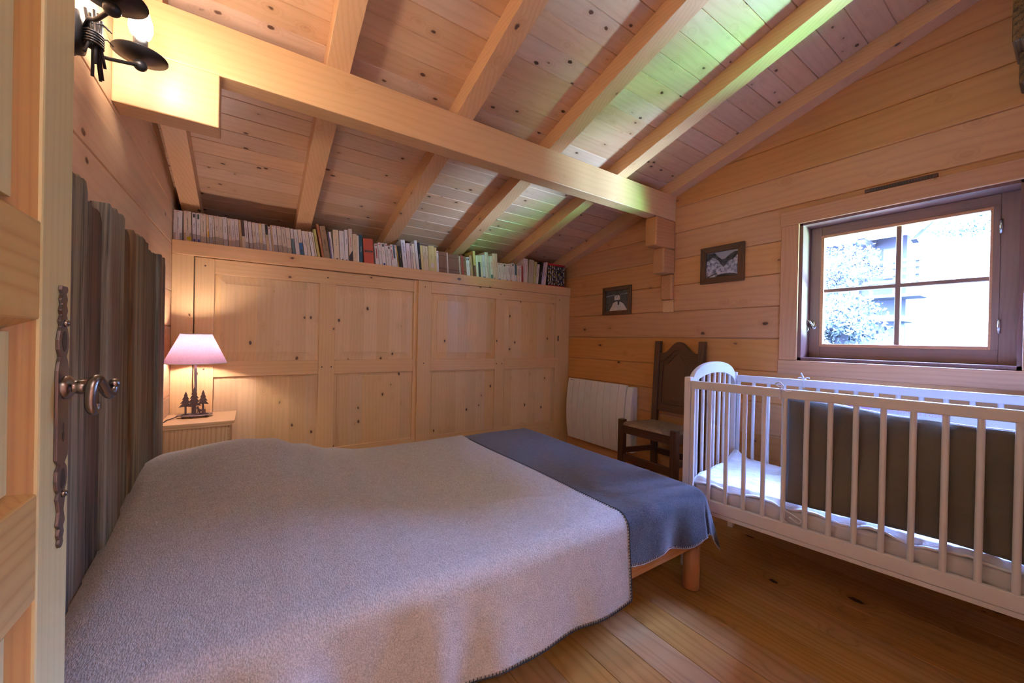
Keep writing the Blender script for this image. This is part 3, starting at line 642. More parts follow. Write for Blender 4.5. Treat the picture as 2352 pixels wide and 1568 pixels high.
# ---------------------------------------------------------------- books
BK = [(-0.383,0.179,0.041,0,'wg'),(-0.34,0.182,0.037,1.5,'cy'),(-0.3,0.179,0.017,1.5,'ws'),(-0.281,0.18,0.018,1.5,'ws2'),(-0.263,0.181,0.027,2,'cr'),(-0.235,0.179,0.011,2.5,'yl'),(-0.223,0.179,0.016,2.5,'wg'),(-0.207,0.18,0.008,3,'cg'),(-0.197,0.18,0.021,3,'cg'),(-0.176,0.178,0.018,3,'cg'),(-0.158,0.18,0.023,3.5,'wg'),(-0.133,0.176,0.016,4,'cg'),(-0.117,0.177,0.019,4,'wg'),(-0.097,0.179,0.019,4,'wg'),(-0.077,0.178,0.011,4.5,'tn'),(-0.065,0.178,0.016,4.5,'dk'),(-0.049,0.179,0.017,4.5,'wg'),(-0.029,0.176,0.009,5,'wg'),(-0.02,0.177,0.009,5,'wg'),(-0.008,0.175,0.017,5,'cg'),(0.01,0.175,0.016,5,'wg'),(0.027,0.175,0.017,5,'yc'),(0.045,0.176,0.016,5,'wg'),(0.062,0.177,0.015,5,'bk'),(0.078,0.165,0.013,5.5,'rd'),(0.091,0.177,0.01,5.5,'tn'),(0.1,0.176,0.023,6,'wg'),(0.125,0.176,0.024,6,'cg'),(0.15,0.176,0.025,6,'cg2'),(0.176,0.175,0.025,6,'cg2'),(0.203,0.174,0.017,6.5,'sea'),(0.222,0.172,0.023,7,'wn'),(0.246,0.176,0.022,7,'sky'),(0.27,0.171,0.02,8,'wn'),(0.29,0.172,0.019,8.5,'cn'),(0.311,0.172,0.019,9,'wn'),(0.332,0.171,0.009,9.5,'cn'),(0.34,0.196,0.016,10,'lime'),(0.357,0.236,0.016,11,'brn'),(0.376,0.225,0.036,10,'chien'),(0.433,0.193,0.018,8,'pur'),(0.457,0.212,0.038,4,'cb'),(0.504,0.212,0.032,3.5,'wp'),(0.538,0.225,0.024,2.5,'wb'),(0.564,0.237,0.026,3.5,'fin'),(0.594,0.206,0.029,2.5,'gen'),(0.624,0.198,0.013,2.5,'wr'),(0.638,0.206,0.024,2.5,'teal'),(0.667,0.186,0.073,4,'lar'),(0.747,0.16,0.024,6,'nfr'),(0.773,0.172,0.02,6,'nf'),(0.795,0.172,0.027,6,'nfb'),(0.825,0.173,0.016,6,'nfr2'),(0.843,0.159,0.02,6.5,'wi'),(0.864,0.171,0.016,7,'nfr'),(0.88,0.172,0.016,7,'teal2'),(0.897,0.171,0.011,7,'nfr2'),(0.908,0.172,0.015,8,'yk'),(0.924,0.171,0.018,9,'blk'),(0.944,0.221,0.034,7,'chirac'),(0.985,0.2,0.03,6,'pw'),(1.019,0.186,0.013,6,'pw2'),(1.032,0.202,0.019,6.5,'cn'),(1.051,0.233,0.022,7,'wn'),(1.077,0.219,0.017,6,'blk2'),(1.099,0.201,0.021,6,'ye'),(1.12,0.202,0.021,5.5,'cn2'),(1.141,0.201,0.019,5,'cn2'),(1.161,0.211,0.049,3,'ye2'),(1.212,0.2,0.022,3,'ye'),(1.235,0.177,0.018,3.5,'nf'),(1.258,0.173,0.011,3.5,'old'),(1.269,0.174,0.011,3.5,'old'),(1.281,0.174,0.011,3.5,'old'),(1.293,0.175,0.011,3.5,'old'),(1.305,0.176,0.012,3.5,'old'),(1.317,0.176,0.012,3.5,'old'),(1.328,0.176,0.012,4,'lt'),(1.341,0.164,0.012,4,'old'),(1.353,0.166,0.012,4,'old'),(1.365,0.167,0.012,4,'old'),(1.377,0.168,0.012,4,'old'),(1.389,0.169,0.012,4,'old'),(1.401,0.17,0.012,4,'old'),(1.414,0.171,0.012,4,'old'),(1.426,0.172,0.012,4,'old'),(1.44,0.163,0.011,5,'lt'),(1.452,0.172,0.012,5,'old'),(1.465,0.17,0.012,5,'redt'),(1.478,0.168,0.014,5,'old'),(1.492,0.168,0.014,5,'old'),(1.507,0.162,0.017,6,'wi'),(1.524,0.164,0.015,6,'wi'),(1.539,0.182,0.02,6,'tnp'),(1.56,0.171,0.012,6,'yk'),(1.57,0.225,0.025,6,'crm'),(1.6,0.192,0.016,5,'wn0'),(1.616,0.194,0.026,5,'fig'),(1.642,0.198,0.021,5,'cn'),(1.664,0.204,0.025,5,'nfb2'),(1.689,0.232,0.021,5,'wn'),(1.71,0.233,0.016,5,'pw2'),(1.728,0.201,0.015,6,'grn'),(1.743,0.204,0.022,6,'rti'),(1.765,0.232,0.031,5,'rtb'),(1.797,0.235,0.022,5,'rtb2'),(1.827,0.155,0.027,5,'nfc'),(1.855,0.156,0.023,5,'nf'),(1.882,0.156,0.032,4.5,'wi'),(1.915,0.157,0.019,4.5,'wi2'),(1.935,0.158,0.024,4,'nf'),(1.961,0.156,0.016,4,'nfc'),(1.977,0.172,0.027,4,'wi'),(2.006,0.164,0.027,2.5,'wblu'),(2.042,0.156,0.025,2,'cn'),(2.068,0.159,0.021,2,'nf'),(2.089,0.159,0.017,2,'redt'),(2.112,0.234,0.017,1.5,'pw2'),(2.129,0.234,0.033,1.5,'gom'),(2.18,0.232,0.06,-1.5,'cgr'),(2.235,0.219,0.034,-3,'lim2'),(2.266,0.2,0.026,-5,'wn'),(2.296,0.224,0.039,-8,'blk3'),(2.337,0.225,0.032,-7,'lav'),(2.367,0.233,0.025,-6,'pw'),(2.409,0.267,0.023,0.5,'mg'),(2.432,0.268,0.023,0.5,'mg'),(2.456,0.269,0.024,0.5,'mg'),(2.481,0.27,0.024,0.5,'mg'),(2.505,0.271,0.024,0.5,'mg'),(2.53,0.271,0.024,0.5,'mg'),(2.554,0.272,0.024,0.5,'mg'),(2.579,0.273,0.024,0.5,'mg'),(2.604,0.274,0.025,0.5,'mg')]
cream, whitec, footg, footc = (226, 212, 190), (232, 226, 222), (176, 166, 158), (178, 164, 140)
ST = {  # style: (cover, foot band colour or None, marks, words)
 'wg': (whitec, footg, ['t'], 'white paperback with grey foot'), 'cg': (cream, footc, ['t'], 'cream paperback with taupe foot'), 'cy': (cream, footc, ['t', 'ydot'], 'cream paperback with yellow sun patch on its foot'),
 'ws': (whitec, footg, ['pic', 't', 'bfoot'], 'white paperback with small picture and blue stamp'), 'ws2': (whitec, footg, ['pic2', 't', 'bfoot'], 'white paperback with green picture and blue stamp'),
 'cr': (cream, footc, ['t', 'rfoot'], 'cream paperback with small red mark at the foot'), 'yl': (232, 204, 150), 'tn': ((206, 178, 130), None, ['t'], 'slim tan paperback'),
 'dk': ((224, 206, 176), None, ['dtop', 't'], 'paperback with dark brown photo on its upper spine'), 'yc': ((230, 212, 160), footc, ['t'], 'yellowish cream paperback'),
 'bk': ((226, 204, 160), None, ['btop', 't'], 'paperback with black title block at the top'), 'rd': (whitec, None, ['rdot', 't'], 'white paperback with red dot and dark title'),
 'cg2': (cream, footc, ['t'], 'thick cream paperback with taupe foot'), 'sea': (whitec, None, ['seal'], 'white paperback with grey sea photo'), 'wn': (whitec, None, ['t'], 'slim white paperback with grey title'),
 'sky': (cream, None, ['t', 'skyp'], 'cream paperback with blue sky and palm photo'), 'cn': (cream, None, ['t'], 'slim cream paperback'), 'lime': ((198, 186, 104), None, ['t'], 'lime yellow leaning paperback'),
 'brn': ((170, 104, 66), None, ['wt'], 'tall rust brown leaning hardback'), 'chien': ((158, 124, 90), None, ['chien'], 'thick brown hardback lettered LE CHIEN'), 'pur': (whitec, None, ['t', 'purp'], 'white book with purple cover edge'),
 'cb': ((220, 200, 168), None, ['bt', 'peng'], 'cream novel with blue handwritten title'), 'wp': (whitec, None, ['pt', 'peng'], 'white novel with pink title and blue cover'), 'wb': (whitec, None, ['tou', 'peng'], 'white novel with bold blue title'),
 'fin': ((228, 208, 186), None, ['rt', 'dfoot'], 'cream book with red title and black foot'), 'gen': ((222, 204, 170), None, ['gt'], 'cream book with red and green title'), 'wr': (whitec, None, ['pt'], 'thin white book with red line'),
 'teal': ((30, 78, 92), None, ['wt'], 'teal paperback with white title'), 'lar': ((196, 86, 58), None, ['lar'], 'thick orange red dictionary with dark oval badge'), 'nfr': (whitec, None, ['rdot', 'rbar', 't'], 'white paperback with red dot and red bar'),
 'nf': (whitec, None, ['rdot', 't'], 'white paperback with red dot at the top'), 'nfb': (whitec, None, ['pic', 't', 'bfoot'], 'white paperback with picture and blue foot stamp'), 'nfr2': (whitec, None, ['rdot', 't'], 'thin white paperback with red dot'),
 'wi': (whitec, None, ['t', 'pic'], 'white paperback with drawn figures'), 'teal2': (whitec, None, ['tealp'], 'white paperback with teal picture strip'), 'yk': ((36, 32, 28), None, ['ybar'], 'black paperback with yellow stripe'),
 'blk': ((40, 32, 24), None, ['t'], 'thin dark brown paperback'), 'chirac': ((222, 220, 228), None, ['chirac'], 'thick white hardback with tall blue lettering'), 'pw': ((224, 206, 204), None, ['t'], 'pale pink paperback'),
 'pw2': ((216, 196, 194), None, ['t'], 'thin pale pink paperback'), 'blk2': ((26, 24, 30), None, ['wt'], 'black paperback with pale title'), 'ye': ((216, 196, 128), None, ['t'], 'yellow paperback'), 'ye2': ((214, 198, 130), None, ['t', 'patch'], 'thick yellow paperback with white sticker'),
 'cn2': ((218, 196, 156), None, ['t'], 'sand coloured paperback'), 'old': ((132, 92, 60), None, ['oldt'], 'old brown book with worn spine'), 'lt': ((206, 190, 168), None, ['t'], 'thin pale book among the old brown ones'), 'redt': ((178, 46, 42), None, ['t'], 'thin red book'),
 'tnp': ((188, 158, 122), None, ['t'], 'tan paperback'), 'crm': ((208, 190, 118), None, ['port'], 'tall yellow book with portrait on the cover'), 'wn0': (whitec, None, [], 'thin bare white book'), 'fig': ((214, 200, 178), None, ['figu'], 'book with dark seated figure on the spine'),
 'nfb2': ((214, 208, 222), None, ['bt', 'bluef'], 'pale lilac paperback with blue foot'), 'grn': ((196, 206, 190), None, ['t'], 'thin pale green book'), 'rti': (whitec, None, ['rt', 'greenf'], 'white book with red script title and green foot'), 'rtb': ((222, 202, 182), None, ['rt', 'peng'], 'cream novel with bold red title'),
 'rtb2': ((222, 202, 182), None, ['rt'], 'slim cream novel with red title'), 'nfc': ((222, 212, 204), None, ['rdot', 't', 'pic3'], 'pale paperback with red dot and coloured foot'), 'wi2': (whitec, None, ['rdot', 'pic3'], 'thin white paperback with coloured foot'),
 'wblu': (whitec, None, ['tealp'], 'white paperback with blue cover strip'), 'gom': ((226, 214, 206), None, ['rt'], 'white novel with bold red title'), 'cgr': ((194, 178, 152), None, ['rt'], 'thick grey beige novel with red title'), 'lim2': ((204, 194, 126), None, ['t'], 'pale lime paperback leaning right'),
 'blk3': ((22, 20, 24), None, ['wt'], 'black book leaning right with white title'), 'lav': ((206, 196, 220), None, ['t'], 'lavender paperback leaning right'), 'mg': ((48, 44, 46), None, ['mg'], 'comic volume with red caps and crowded black and white spine')}
ST['yl'] = ((232, 208, 160), footc, ['t', 'ysun'], 'slim cream paperback with yellow patch')
TENS = {2: 'twenty', 3: 'thirty', 4: 'forty', 5: 'fifty', 6: 'sixty', 7: 'seventy'}
ONES = ['', 'first', 'second', 'third', 'fourth', 'fifth', 'sixth', 'seventh', 'eighth', 'ninth', 'tenth', 'eleventh', 'twelfth', 'thirteenth', 'fourteenth', 'fifteenth', 'sixteenth', 'seventeenth', 'eighteenth', 'nineteenth']
def ordinal(n):
    if n < 20: return ONES[n]
    t, o = divmod(n, 10)
    return (TENS[t][:-1]+'ieth') if o == 0 else TENS[t]+'-'+ONES[o]
TXT = {}
def spine_text(words, size): 
    k = (words, round(size, 4))
    if k not in TXT: TXT[k] = text_mesh(words, size)
    return TXT[k]
titles = ['La guerre et la paix I', 'La guerre et la paix II', 'La vallee', 'Un pont', 'Ravel et les enfants', "L'ile", "L'etudiant etranger", "L'homme", 'Le temps', 'La maison', 'Les heures', 'La condition humaine']
yS = 2.962
counts = {}
for b_ in BK: counts[b_[4]] = counts.get(b_[4], 0)+1
prevx = None; deskew = 0; baseprev = None
nb = len(BK)
for i, (tx, hh, ww, lean, st) in enumerate(BK):
    hh = min(hh, .226 if st == 'mg' else .262) if st != 'old' else hh+random.uniform(-.004, .004)
    cover, foot, marks, words = ST[st]
    la = math.radians(lean)
    xb = tx+hh*math.sin(la)
    if baseprev is not None and xb < baseprev+.0004: xb = baseprev+.0004
    t_ = max(.007, ww*.96)
    dep = .115 if hh < .21 else .15
    # lowest point of a leaning book must sit on the shelf
    lift = t_*math.sin(abs(la)) if la > 0 else 0
    nm = 'book'
    nleft, nright = i+1, nb-i
    side = (ordinal(nleft)+' from the left end') if nleft <= nright else (ordinal(nright)+' from the right end')
    o = thing(nm, (xb, yS, 1.6562), (words+', '+side), 'book', 'books standing along the shelf above the wardrobe')
    o.rotation_euler = (0, -la, 0)
    ORG[o.name] = (0, 0, 0)
    o.location = (xb, yS, 1.6562+(0 if la >= 0 else 0)) if la >= 0 else (xb, yS, 1.6562+t_*math.sin(-la))
    if la > 0: o.location = (xb, yS, 1.6562)
    baseprev = xb+t_/math.cos(la) if la >= 0 else xb+t_*math.cos(la)
    # cover: spine + two boards, pages inside (local: X 0..t, Y 0..dep, Z 0..h)
    cv = MB(); cth = .0008
    n = 5
    cv.box(0, 0, 0, t_, .0012, hh) if hh < .22 and t_ < .03 and True else cv.prism([(0, .0015), (t_*.2, 0), (t_*.5, -.0012), (t_*.8, 0), (t_, .0015), (t_, .003), (0, .003)], 2, 0, hh)
    cv.box(0, .001, 0, cth, dep, hh); cv.box(t_-cth, .001, 0, t_, dep, hh)
    if foot: cv.mi = 1; cv.box(.0001, -.0003, 0, t_-.0001, 0, hh*(.27+.03*math.sin(i)))
    cm_ = [paint(cover)] + ([paint(foot)] if foot else [])
    cv.build('cover', cm_, o)
    MB().box(cth, .003, .002, t_-cth, dep-.004, hh-.002).build('pages', paint((222, 206, 172) if st != 'old' else (150, 112, 74), .8), o)
    yy = -.0016
    def rect(z0, z1, col, x0=.08, x1=.92, name='spine_print', yoff=-.0004):
        MB().box(t_*x0, -.0013+yoff, hh*z0, t_*x1, 0, hh*z1).build(name, paint(col), o)
    def word(txt, zc_, col, size, up=True, name='title'):
        vs, fs = spine_text(txt, size)
        m_ = MB(); m_.xf = Matrix.Translation((t_/2, -.0017, hh*zc_)) @ Matrix.Rotation(PI/2, 4, 'X') @ Matrix.Rotation(PI/2 if up else -PI/2, 4, 'Z')
        m_.add(vs, fs, False); m_.nonman = True; m_.build(name, paint(col), o)
    sz = min(.011, t_*.5)
    for mk in marks:
        if mk == 't' and i < 110:
            word(titles[i % 12], .58, (96, 88, 84) if cover[0] > 120 else (200, 190, 170), min(sz, .0085))
            if foot: rect(.955, .97, (206, 120, 118), .35, .65)
        elif mk == 't': rect(.4, .8, (150, 130, 124), .42, .58)
        elif mk == 'ydot': MB().prism([(t_*.68+t_*.3*math.cos(a), hh*.12+t_*.36*math.sin(a)) for a in [j*PI/8 for j in range(16)]], 1, -.0016, 0).build('spine_print', paint((206, 182, 20)), o)
        elif mk == 'ysun': rect(.25, .45, (224, 176, 40), .5, 1)
        elif mk == 'pic': rect(.84, .95, (60, 54, 50), .3, .8)
        elif mk == 'pic2': rect(.80, .95, (52, 96, 70), .3, .75)
        elif mk == 'pic3': rect(.02, .09, ((200, 70, 50), (60, 110, 190), (50, 150, 140))[i % 3], .2, .8)
        elif mk == 'bfoot': rect(.02, .13, (62, 62, 130), .3, .78)
        elif mk == 'rfoot': rect(.03, .06, (176, 28, 60), .35, .6)
        elif mk == 'dtop': rect(.45, 1, (84, 66, 60), 0, 1)
        elif mk == 'btop': rect(.62, .99, (38, 32, 38), .05, .95)
        elif mk == 'rdot': rect(.90, .94, (196, 30, 36), .3, .72)
        elif mk == 'rbar': rect(.32, .78, (190, 40, 48), .35, .62)
        elif mk == 'seal': rect(0, .62, (92, 120, 128), 0, 1)
        elif mk == 'skyp': rect(.14, .5, (36, 92, 150), .05, .95); rect(0, .14, (24, 86, 104), .05, .95); rect(.16, .24, (30, 50, 30), .3, .7, yoff=-.0009)
        elif mk == 'wt': word('Histoires', .5, (226, 214, 200), min(.011, t_*.6), up=(st != 'brn'))
        elif mk == 'chien': word('LE CHIEN', .42, (48, 34, 24), .019, up=True); rect(.86, .865, (60, 44, 32), .25, .75); rect(.08, .085, (60, 70, 32), .1, .95)
        elif mk == 'purp': rect(0, 1, (84, 66, 150), 0, .28)
        elif mk == 'bt': word('Par un soir', .6, (60, 80, 140), .0105)
        elif mk == 'tou': word('Toussaint', .62, (44, 74, 150), .012)
        elif mk == 'pt': word('Livre', .55, (206, 80, 110), min(.011, t_*.5))
        elif mk == 'rt': word('Les hommes', .60, (196, 38, 32), min(.0135, t_*.55))
        elif mk == 'gt': word('La chose', .25, (196, 50, 44), .011); word('Francois', .7, (70, 90, 60), .011)
        elif mk == 'peng': rect(.03, .07, (40, 36, 36), .4, .62)
        elif mk == 'dfoot': MB().prism([(0.0, 0), (t_, 0), (t_, hh*.36), (0.0, hh*.18)], 1, -.0017, 0).build('spine_print', paint((46, 38, 38)), o)
        elif mk == 'lar': 
            MB().prism([(t_*.5+(t_*.33*(1 if math.cos(a) > 0 else -1)+.005*math.cos(a)), hh*.5+.0065*math.sin(a)) for a in [j*PI/8+.01 for j in range(16)]], 1, -.0018, 0).build('spine_print', paint((26, 20, 20)), o)
            vs, fs = spine_text('LAROUSSE', .0085); m_ = MB(); m_.xf = Matrix.Translation((t_/2, -.0022, hh*.5)) @ Matrix.Rotation(PI/2, 4, 'X'); m_.add(vs, fs, False); m_.nonman = True; m_.build('title', paint((206, 150, 120)), o)
            rect(.585, .59, (120, 40, 30), .3, .8); rect(.41, .415, (120, 40, 30), .3, .8)
        elif mk == 'ybar': rect(0, 1, (214, 176, 30), .05, .35)
        elif mk == 'tealp': rect(.4, 1, (70, 100, 116), .15, .9)
        elif mk == 'chirac': word('CHIRAC', .72, (70, 84, 140), .021, up=False); rect(.1, .42, (170, 170, 180), .45, .55)
        elif mk == 'patch': rect(.16, .34, (216, 200, 184), .35, .95)
        elif mk == 'oldt': rect(.2, .24, (96, 64, 40), 0, 1); rect(.8, .83, (98, 66, 42), 0, 1)
        elif mk == 'port': rect(0, .45, (110, 62, 46), .0, .8)
        elif mk == 'figu': rect(.02, .7, (42, 38, 56), .2, 1)
        elif mk == 'bluef': rect(0, .07, (60, 100, 160), .05, .95)
        elif mk == 'greenf': rect(0, .2, (90, 130, 110), .0, 1)
        elif mk == 'mg':
            rect(.93, 1, (200, 22, 40), 0, 1); rect(0, .07, (200, 22, 40), 0, 1)
            rr = random.Random(i)
            cl = [(210, 206, 204), (60, 56, 60), (228, 222, 216), (150, 146, 148), (214, 190, 50), (86, 96, 140)]
            z = .08
            while z < .9:
                dz_ = rr.uniform(.03, .09); c_ = cl[rr.choice((0, 0, 1, 2, 2, 3, 4, 5, 1))]; x0 = rr.uniform(0, .4)
                rect(z, min(.92, z+dz_), c_, x0, x0+rr.uniform(.25, .55)); z += dz_*.9

# ---------------------------------------------------------------- bedside table, lamp
NS = thing('bedside_table', (-.22, 2.76, 0), 'small pine bedside table with moulded top in the corner by the wardrobe', 'table')
nx0, nx1, ny0, ny1, nz = -.372, -.085, 2.58, 2.885, .655
tp = MB(); tp.prism([(nx0-.012, nz), (nx1+.018, nz), (nx1+.020, nz-.006), (nx1+.016, nz-.010), (nx1+.006, nz-.020), (nx1+.002, nz-.026), (nx0-.012, nz-.026)], 1, ny0-.012, ny1+.015)
tp.build('top', M['night'], NS, bevel=.0015)
MB().box(nx0, ny0, .12, nx1-.012, ny1, nz-.026).build('body', M['night_z'], NS, bevel=.002)
MB().prism([(ny0+.01, .40), (ny0+.02, .44), (ny1-.02, .44), (ny1-.01, .40), (ny1-.01, .62), (ny0+.01, .62)], 0, nx1-.012, nx1-.004).build('drawer_front', M['night'], NS, bevel=.002)
for (x, y) in ((nx0+.02, ny0+.02), (nx1-.035, ny0+.02), (nx0+.02, ny1-.02), (nx1-.035, ny1-.02)):
    MB().box(x-.018, y-.018, 0, x+.018, y+.018, .12).build('leg', M['night'], NS, bevel=.002)

LX, LY, LZ = -.252, 2.765, nz
LP = thing('table_lamp', (LX, LY, LZ), 'lit bedside lamp with pink shade and metal fir trees on its base', 'lamp')
mb = MB(); mb.add(*(lambda n: ([(LX+.078*math.cos(a), LY+.052*math.sin(a), z) for z in (LZ+.012, LZ+.0165) for a in [2*PI*j/n for j in range(n)]],
     [tuple(range(n))[::-1], tuple(range(n, 2*n))]+[(j, (j+1) % n, n+(j+1) % n, n+j) for j in range(n)]))(36), False)
mb.build('base_plate', M['steel'], LP, bevel=.001)
mb = MB()
for (x, y) in ((-.05, -.028), (.052, -.024), (-.03, .034), (.04, .032), (-.012, -.042)): mb.ball((LX+x, LY+y, LZ+.0065), .0065, 10, 6, (1.2, 1.2, 1))
mb.build('ball_feet', M['darksteel'], LP)
mb = MB(); mb.tube([(LX, LY, LZ+.016), (LX, LY, LZ+.19), (LX-.001, LY, LZ+.24), (LX-.001, LY, LZ+.345)], [.0065, .006, .0062, .0058], 10); mb.build('stem', M['steel'], LP)
def fir(cx, w, z0, z1, tiers, trunk):
    L_ = []
    for i in range(tiers):
        t0 = i/tiers; t1 = (i+1)/tiers
        L_.append((w*(1-t0)**.85, lerp(z0, z1, t0)-.003)); L_.append((w*(1-t1)**.85*.55+.0005, lerp(z0, z1, t1)-.002))
    L_[-1] = (0.0004, z1)
    r_ = [(cx+a, z) for a, z in L_]; l_ = [(cx-a, z) for a, z in L_[::-1]]
    return [(cx+trunk, z0), ]+r_+l_+[(cx-trunk, z0)], [(cx-trunk, LZ+.0165), (cx+trunk, LZ+.0165), (cx+trunk, z0+.004), (cx-trunk, z0+.004)]
for cx, w_, z0, z1, tiers, y in ((LX-.040, .030, LZ+.062, LZ+.145, 4, LY-.012), (LX-.004, .031, LZ+.066, LZ+.17, 5, LY-.008), (LX+.034, .026, LZ+.072, LZ+.150, 4, LY-.004)):
    mb = MB(); a, b_ = fir(cx, w_, z0, z1, tiers, .0045 if tiers == 4 else .0075); mb.prism(a, 1, y-.001, y+.001); mb.prism(b_, 1, y-.001, y+.001)
    mb.prism([(cx-.024, LZ+.016), (cx+.024, LZ+.016), (cx+.012, LZ+.021), (cx-.01, LZ+.022)], 1, y-.0015, y+.0015)
    mb.build('fir_tree', M['darksteel'], LP)
dc = [(0, 0), (1, 1), (2, 9), (3, 10), (4, 2), (5, 1), (6, 2), (6.6, 10), (12, 11.5), (14.5, 10.5), (15, 2), (16.2, 1), (16.6, 9), (18, 1), (19, 1), (18.6, 12), (18.8, 16), (17, 19), (9, 18.6), (5, 20), (3.5, 25), (2.6, 29), (4, 33), (3.2, 33.5), (1.6, 29.5), (0, 32), (-1.4, 36), (-2, 35.5), (-.6, 30), (-2.2, 26.5), (-5, 24.5), (-5, 23.4), (-1, 22.6), (0, 18), (0, 10)]
mb = MB(); dx, dz_ = LX+.012, LZ+.018
mb.prism([(dx+a*.0019, dz_+b_*.00145) for a, b_ in dc], 1, LY-.027, LY-.025)
mb.prism([(dx-.02, LZ+.016), (dx+.05, LZ+.016), (dx+.048, LZ+.0215), (dx+.02, LZ+.0205), (dx, LZ+.020)], 1, LY-.0275, LY-.0245)
mb.build('deer', M['darksteel'], LP)
zb, zt, rb, rt = .957, 1.117, .140, .070
mb = MB(); mb.nonman = True; n = 40
mb.lathe([(rb, zb), (lerp(rb, rt, .33), lerp(zb, zt, .33)), (lerp(rb, rt, .66), lerp(zb, zt, .66)), (rt, zt)], (LX, LY, 0), n)
sh = mb.build('lampshade', M['shade'], LP)
for r, z in ((rb, zb), (rt, zt)): MB().tube([(LX+r*math.cos(a), LY+r*math.sin(a), z) for a in [2*PI*j/n for j in range(n+1)]], .0022, 6, False).build('trim_ring', M['white'], sh)
mb = MB()
for a in (0, 2*PI/3, 4*PI/3): mb.tube([(LX, LY, .985), (LX+.128*math.cos(a+.5), LY+.128*math.sin(a+.5), .968)], .0012, 5)
mb.lathe([(0, .985), (.013, .985), (.013, 1.015), (0, 1.015)], (LX, LY, 0), 14)
mb.build('shade_carrier', M['steel'], LP)
mb = MB(); mb.lathe([(.008, 1.015), (.016, 1.03), (.0195, 1.046), (.016, 1.062), (.007, 1.074), (.0005, 1.078)], (LX, LY, 0), 12); mb.build('bulb', M['bulb2'], LP)
mb = MB(); mb.tube(catmull([(LX-.072, LY, LZ+.012), (LX-.09, LY-.03, LZ+.007), (LX-.112, LY-.09, LZ+.005), (-.383+.006, 2.62, LZ-.02), (-.381, 2.56, .56), (-.381, 2.56, .2), (-.381, 2.56, .01)]), .0032, 6)
tag(mb.build('power_cord', M['black'], LP))

# ---------------------------------------------------------------- bed
ZT = .462
BD = thing('bed', (.68, 1.66, 0), 'low pine platform bed on round legs under the wool blankets', 'bed')
bx0, bx1, by0, by1 = -.33, 1.735, .965, 2.365
MB().box(bx0, by0, .205, bx1, by0+.028, .315).build('side_rail', M['bedwood'], BD, bevel=.004)
MB().box(bx0, by1-.028, .205, bx1, by1, .315).build('side_rail', M['bedwood'], BD, bevel=.004)
MB().box(bx1-.028, by0+.028, .205, bx1, by1-.028, .315).build('end_rail', M['bedwood'], BD, bevel=.004)
MB().box(bx0, by0+.028, .205, bx0+.028, by1-.028, .315).build('end_rail', M['bedwood'], BD, bevel=.004)
for i in range(14):
    x = bx0+.07+i*.142; MB().box(x, by0+.028, .292, x+.07, by1-.028, .306).build('slat', M['bedwood'], BD)
for (x, y) in ((1.70, 1.0), (1.70, 2.33), (-.26, 1.0), (-.26, 2.33)):
    MB().lathe([(0, 0), (.034, 0), (.036, .003), (.036, .204), (0, .2045)], (x, y, 0), 24).build('leg', M['bedleg'], BD)
mb = MB(); mb.box(bx0+.005, by0+.02, .3065, bx1-.035, by1-.02, .445)
tag(mb.build('mattress', M['mattress'], loc=(.7, 1.66, .3065), bevel=.03, seg=4), 'thick mattress of the large bed, hidden beneath the wool blankets', 'mattress')

def bedz(x, y):
    A = .168*math.exp(-((y-2.10)/.40)**2)+.034*math.exp(-((y-1.62)/.30)**2)+.016*math.exp(-((y-1.25)/.22)**2)
    Bx = interp(x, [(-.38, .72), (-.30, .86), (-.05, 1), (.08, .93), (.22, .60), (.36, .25), (.52, .03), (.62, 0)])
    z = A*Bx
    z += .022*math.exp(-((x-.25)/.28)**2-((y-1.45)/.35)**2)
    z -= .05*math.exp(-(x+.375)/.06)*(1-.5*sstep(y, 1.6, 2.1)) if x < .1 else 0
    z -= .012*math.exp(-((x-.62)/.14)**2)*math.exp(-((y-1.5)/.5)**2)
    z += .004*math.sin(x*5+y*3)*math.sin(y*4.1-x)
    return z
def drape(s, t, top, L_near, foot=True, lift=0.0, seed=0):
    """s: cloth coord along X, t: cloth coord along Y (0 = near top edge, negative hangs). returns point"""
    r = .055; X0, Y0, Y1 = 1.695, 1.0, 2.325
    dx = max(0, s-X0) if foot else 0
    dy = max(0, Y0-t); dyf = max(0, t-Y1)
    x, y = min(s, X0) if foot else s, max(min(t, Y1), Y0)
    dd, sg = (dy, -1) if dy > 0 else (dyf, 1)
    R_ = math.hypot(dx, dd)
    z = top+bedz(x, y)
    if R_ > 0:
        q = R_/r
        if q < PI/2: hor, drop = r*math.sin(q), r*(1-math.cos(q))
        else: e = R_-r*PI/2; hor, drop = r+.07*e, r+e*.995
        e = max(0, R_-r*.9)
        ux, uy = dx/R_, dd/R_
        # folds of the hanging part
        ang = math.atan2(uy, ux)
        f = 0
        if dx == 0:
            am = 1.5*sstep(.72-s, 0, .5)+.10*sstep(s, .3, .8)+.6*sstep(s, 1.22, 1.42)
            f = e*(.10*math.sin(s*11+1.2)+.07*math.sin(s*19+.4+e*3)+.04*math.sin(s*33))*am
        elif dd == 0: f = e*(.09*math.sin(t*13+seed)+.06*math.sin(t*27))
        else: f = e*(.20*math.sin(ang*2)**2-.05*math.sin(ang*8))
        hor += f
        x += ux*hor; y += sg*uy*hor; z -= drop
    return (x, y, z+lift)
def cloth(name, s0, s1, t0, t1, ns, ntt, top, mat, label, cat, thick, foot, lift, seed, loc):
    mb = MB(); mb.nonman = True
    rows = []
    for i in range(ns+1):
        s = lerp(s0, s1, i/ns)
        rows.append([drape(s, lerp(t0(s) if callable(t0) else t0, t1, j/ntt), top, 0, foot, lift, seed) for j in range(ntt+1)])
    mb.grid(rows)
    o = mb.build(name, mat, loc=loc, solid=thick)
    tag(o, label, cat); return o, rows
Rhem = lambda s: 1.0-(.226+.014*math.sin(s*9)+.010*math.sin(s*21))
